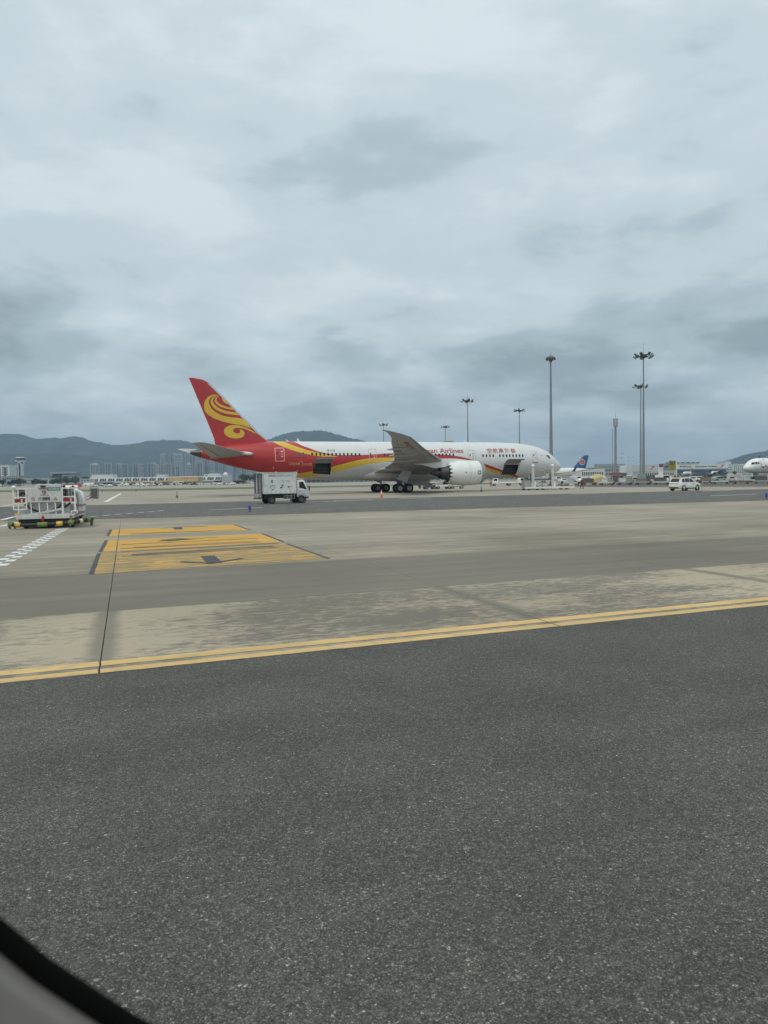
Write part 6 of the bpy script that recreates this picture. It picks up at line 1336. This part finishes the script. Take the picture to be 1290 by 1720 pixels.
B = Bld('hangar', 'white hangar left of the blue-grey fronted one', 'hangar', TX(1042, 1120), TX(1063, 1120), 1120, 50, 14.6, bwhite); B.part('dark_opening', bwin, -B.w*.8, B.w*.8, 0, 6)
simple('white office building with three window bands right of the lettered hangar', 1209, 1232, 783, 1150, bwhite, 4, 7); simple('taller white office block right of the banded office building', 1231, 1267, 780, 1180, bwhite, 4, 10); simple('pale building farthest right behind the jet nose', 1262, 1300, 788, 1150, conc, 2, 8)
simple('white rooftop block behind the offices on the right', 1218, 1228, 775.5, 1240, bwhite, 0, 0)
simple('white workshop with a window band behind the blue-tailed jet', 976, 1016, 789, 560, bwhite, 1, 12); simple('grey service building behind the telecom mast', 1002, 1042, 786, 700, conc2, 2, 8); simple('long grey building on the horizon beyond the blue-tailed jet', 925, 1000, 786.5, 1300, conc2, 1, 20); simple('pale flat building on the horizon left of the telecom mast', 1005, 1050, 780, 1400, conc2, 2, 10)
simple('low white depot at the far right behind the dollies', 1078, 1135, 792, 700, conc, 1, 14)

# ------------------------------------------------------------------ trees and far parked vehicles
m_leaf = mat('leaf', (.050, .075, .030), .85, var=.5, scale=.5); m_bark = mat('bark', (.10, .08, .06), .9)
def tree_meshes(seed, R, H):
    rr = random.Random(seed); mb = MB(); cl = [(Vector((rr.uniform(-.6, .6)*R, rr.uniform(-.6, .6)*R, H*rr.uniform(.45, .95))), R*rr.uniform(.3, .52)) for _ in range(11)]
    for c_, r in cl:
        for _ in range(46):
            d = Vector((rr.gauss(0, 1), rr.gauss(0, 1), rr.gauss(0, .8))).normalized()*r*rr.uniform(.55, 1.05); p = c_+d; a = Vector((rr.uniform(-1, 1), rr.uniform(-1, 1), rr.uniform(-1, 1))).normalized(); b_ = a.orthogonal().normalized(); s = R*rr.uniform(.07, .14)
            mb.add([p-a*s-b_*s, p+a*s-b_*s, p+a*s+b_*s, p-a*s+b_*s], [(0, 1, 2, 3)])
    tb = MB(); tb.tube([(0, 0, -.1), (.1, .05, H*.3), (0, .1, H*.6)], [R*.09, R*.06, R*.03], 7)
    for c_, r in cl[:5]: tb.tube([(0.05, .05, H*.35), tuple(c_)], [R*.04, R*.012], 5)
    return mb.mesh('crown'), tb.mesh('trunk', .8)
TM = [tree_meshes(k, 4.2, 8.5) for k in range(4)]
for a, b_ in TM: a.materials.append(m_leaf); b_.materials.append(m_bark)
def tree(x, y, s, k, label, group):
    t = thing('tree', label, 'tree', (x, y, 0), random.random()*6, group); t.scale = (s, s, s)
    for n_, me in (('crown', TM[k % 4][0]), ('trunk', TM[k % 4][1])): o = bpy.data.objects.new(n_, me); COL.objects.link(o); o.parent = t
for i in range(13): tree(TX(-4+i*6.3+random.uniform(-2, 2), 820), 815+random.uniform(0, 60), random.uniform(.6, .95), i, ORD[i]+' dark green tree from the left in the belt below the control tower', 'trees below the control tower')
for i in range(9): tree(TX(76+i*6.8, 1120), 1120+random.uniform(0, 40), random.uniform(1.0, 1.6), i, ORD[i]+' dark green tree from the left in front of the stepped terrace building', 'trees before the terrace building')
for i in range(5): tree(TX(410+i*5.5, 950), 940+random.uniform(0, 30), random.uniform(.9, 1.35), i, ORD[i]+' dark green tree from the left behind the box truck roof', 'trees behind the truck')
for i in range(6): tree(TX(1204+i*8, 1000), 1000+random.uniform(0, 40), random.uniform(.5, .75), i, ORD[i]+' small green tree from the left before the white offices at right', 'trees before the offices')
def far_van(kind):
    mb = MB(); P = [(-2.4, .35), (-2.4, 2.1), (1.2, 2.15), (1.9, 1.35), (2.5, 1.15), (2.5, .35)] if kind == 0 else [(-2.2, .35), (-2.2, .95), (-1.6, 1.4), (.5, 1.45), (1.1, .98), (2.1, .88), (2.15, .35)] if kind == 1 else [(-4.5, .4), (-4.5, 2.9), (4.4, 2.9), (4.6, .4)]
    mb.prism(P, 'y', -.9, .9); return P, mb
VM = []
for k in range(3):
    P, mb = far_van(k); me = mb.mesh('body', 0, .05); wm = MB()
    if k == 2: wm.box(-4.2, 4.2, -.915, -.905, 1.5, 2.4)
    elif k == 0: wm.box(-.2, 1.25, -.915, -.905, 1.35, 1.9)
    else: wm.box(-1.4, .7, -.915, -.905, .98, 1.33)
    w1 = MB(); r = .36 if k < 2 else .48
    for x in ((-1.5, 1.5) if k < 2 else (-3, 3)): w1.cyl((x, -.95, r), (x, .95, r), r, n=12)
    VM.append((me, wm.mesh('window_band'), w1.mesh('wheels')))
vcol = [white, offwhite, grey, dgrey]
for k, n_ in ((0, 'van'), (1, 'car'), (2, 'bus')): VM[k][1].materials.append(glass); VM[k][2].materials.append(rubber); VM[k][0].materials.append(white)
def place_van(k, x, y, rz, m, label, group):
    t = thing(('parked_van', 'parked_car', 'parked_bus')[k], label, ('van', 'car', 'bus')[k], (x, y, 0), rz, group)
    for n_, me in zip(('body', 'window_band', 'wheels'), VM[k]):
        o = bpy.data.objects.new(n_, me); COL.objects.link(o); o.parent = t
        if n_ == 'body': o.material_slots[0].link = 'OBJECT'; o.material_slots[0].material = m
CN = {white.name: 'white', offwhite.name: 'pale', grey.name: 'grey', dgrey.name: 'dark'}
nv = -1
for i in range(64):
    pxl = 150+i*5.6+random.uniform(-2, 2)
    if 425 < pxl < 500: continue
    nv += 1
    Y = random.choice((470, 520, 590, 680)); k = random.choice((0, 0, 1, 1, 1, 1)) if i % 9 else 2; m_ = random.choice(vcol+[white, offwhite])
    place_van(k, TX(pxl, Y), Y, random.choice((0, math.pi, rad(20), rad(-20))), m_, '%s %s, %s from the left in the far vehicle park' % (CN[m_.name], ('van', 'car', 'bus')[k], ORD[nv]), 'vehicles in the far vehicle park')
for i in range(26):
    pxl = 905+i*15+random.uniform(-4, 4); Y = random.choice((205, 225, 250, 290)); k = random.choice((0, 1, 1)); m_ = random.choice(vcol+[white, white])
    if 905 < pxl < 945: Y = 300
    place_van(k, TX(pxl, Y), Y, random.choice((0, math.pi, rad(25), rad(-20))), m_, '%s %s, %s from the left of those parked behind the dollies' % (CN[m_.name], ('van', 'car', 'bus')[k], ORD[i]), 'vehicles behind the dollies')
# ------------------------------------------------------------------ the vehicle window the photograph is taken through: its lower left corner shows
bw = thing('vehicle_window_surround', 'black rubber seal and grey trim at the lower left corner, out of focus', 'window frame', (0, .36, 0), 0)
def rrect(x0, x1, z0, z1, r, n=14):
    P = []
    for cx, cz, a0 in ((x1-r, z1-r, 0), (x0+r, z1-r, 90), (x0+r, z0+r, 180), (x1-r, z0+r, 270)):
        for k in range(n+1): a = rad(a0+90*k/n); P.append((cx+r*math.cos(a), cz+r*math.sin(a)))
    return P
def surround(name, a, b, y0, y1, m):
    mb = MB(); n = len(a); mb.v = [(x, y0, z) for x, z in a]+[(x, y0, z) for x, z in b]+[(x, y1, z) for x, z in a]+[(x, y1, z) for x, z in b]
    for i in range(n):
        k = (i+1) % n; mb.f += [(i, k, n+k, n+i), (2*n+i, 3*n+i, 3*n+k, 2*n+k), (i, 2*n+i, 2*n+k, k), (n+i, n+k, 3*n+k, 3*n+i)]
    return mb.build(name, m, bw, .6, .004)
WX0, WX1, WZ0, WZ1, WR = -.334, 4.0, 1.773, 3.6, .45
def grown(d): return rrect(WX0-d, WX1+d, WZ0-d, WZ1+d, WR+d)
m_trim = mat('interior_trim', (.165, .157, .15), .9, var=.06, scale=20); m_seal = mat('window_seal', (.004, .004, .004), .95, var=.2); m_seal.node_tree.nodes['Principled BSDF'].inputs['Specular IOR Level'].default_value = .05
surround('rubber_seal', grown(0), grown(.012), -.003, .004, m_seal); surround('trim', grown(.0121), grown(.10), -.012, .004, m_trim)

# ------------------------------------------------------------------ haze
hm = bpy.data.materials.new('haze_air'); hm.use_nodes = True; ht = hm.node_tree; ht.nodes.clear()
pv = N(ht, 'ShaderNodeVolumePrincipled'); pv.inputs['Color'].default_value = (.52, .74, .97, 1); pv.inputs['Density'].default_value = .00014; pv.inputs['Anisotropy'].default_value = 0.1
L(ht, pv.outputs[0], N(ht, 'ShaderNodeOutputMaterial').inputs['Volume'])
hz_ = MB().box(-8200, 8200, -2000, 8200, -1.2, 420).build('haze', hm); struct(hz_, 'stuff')
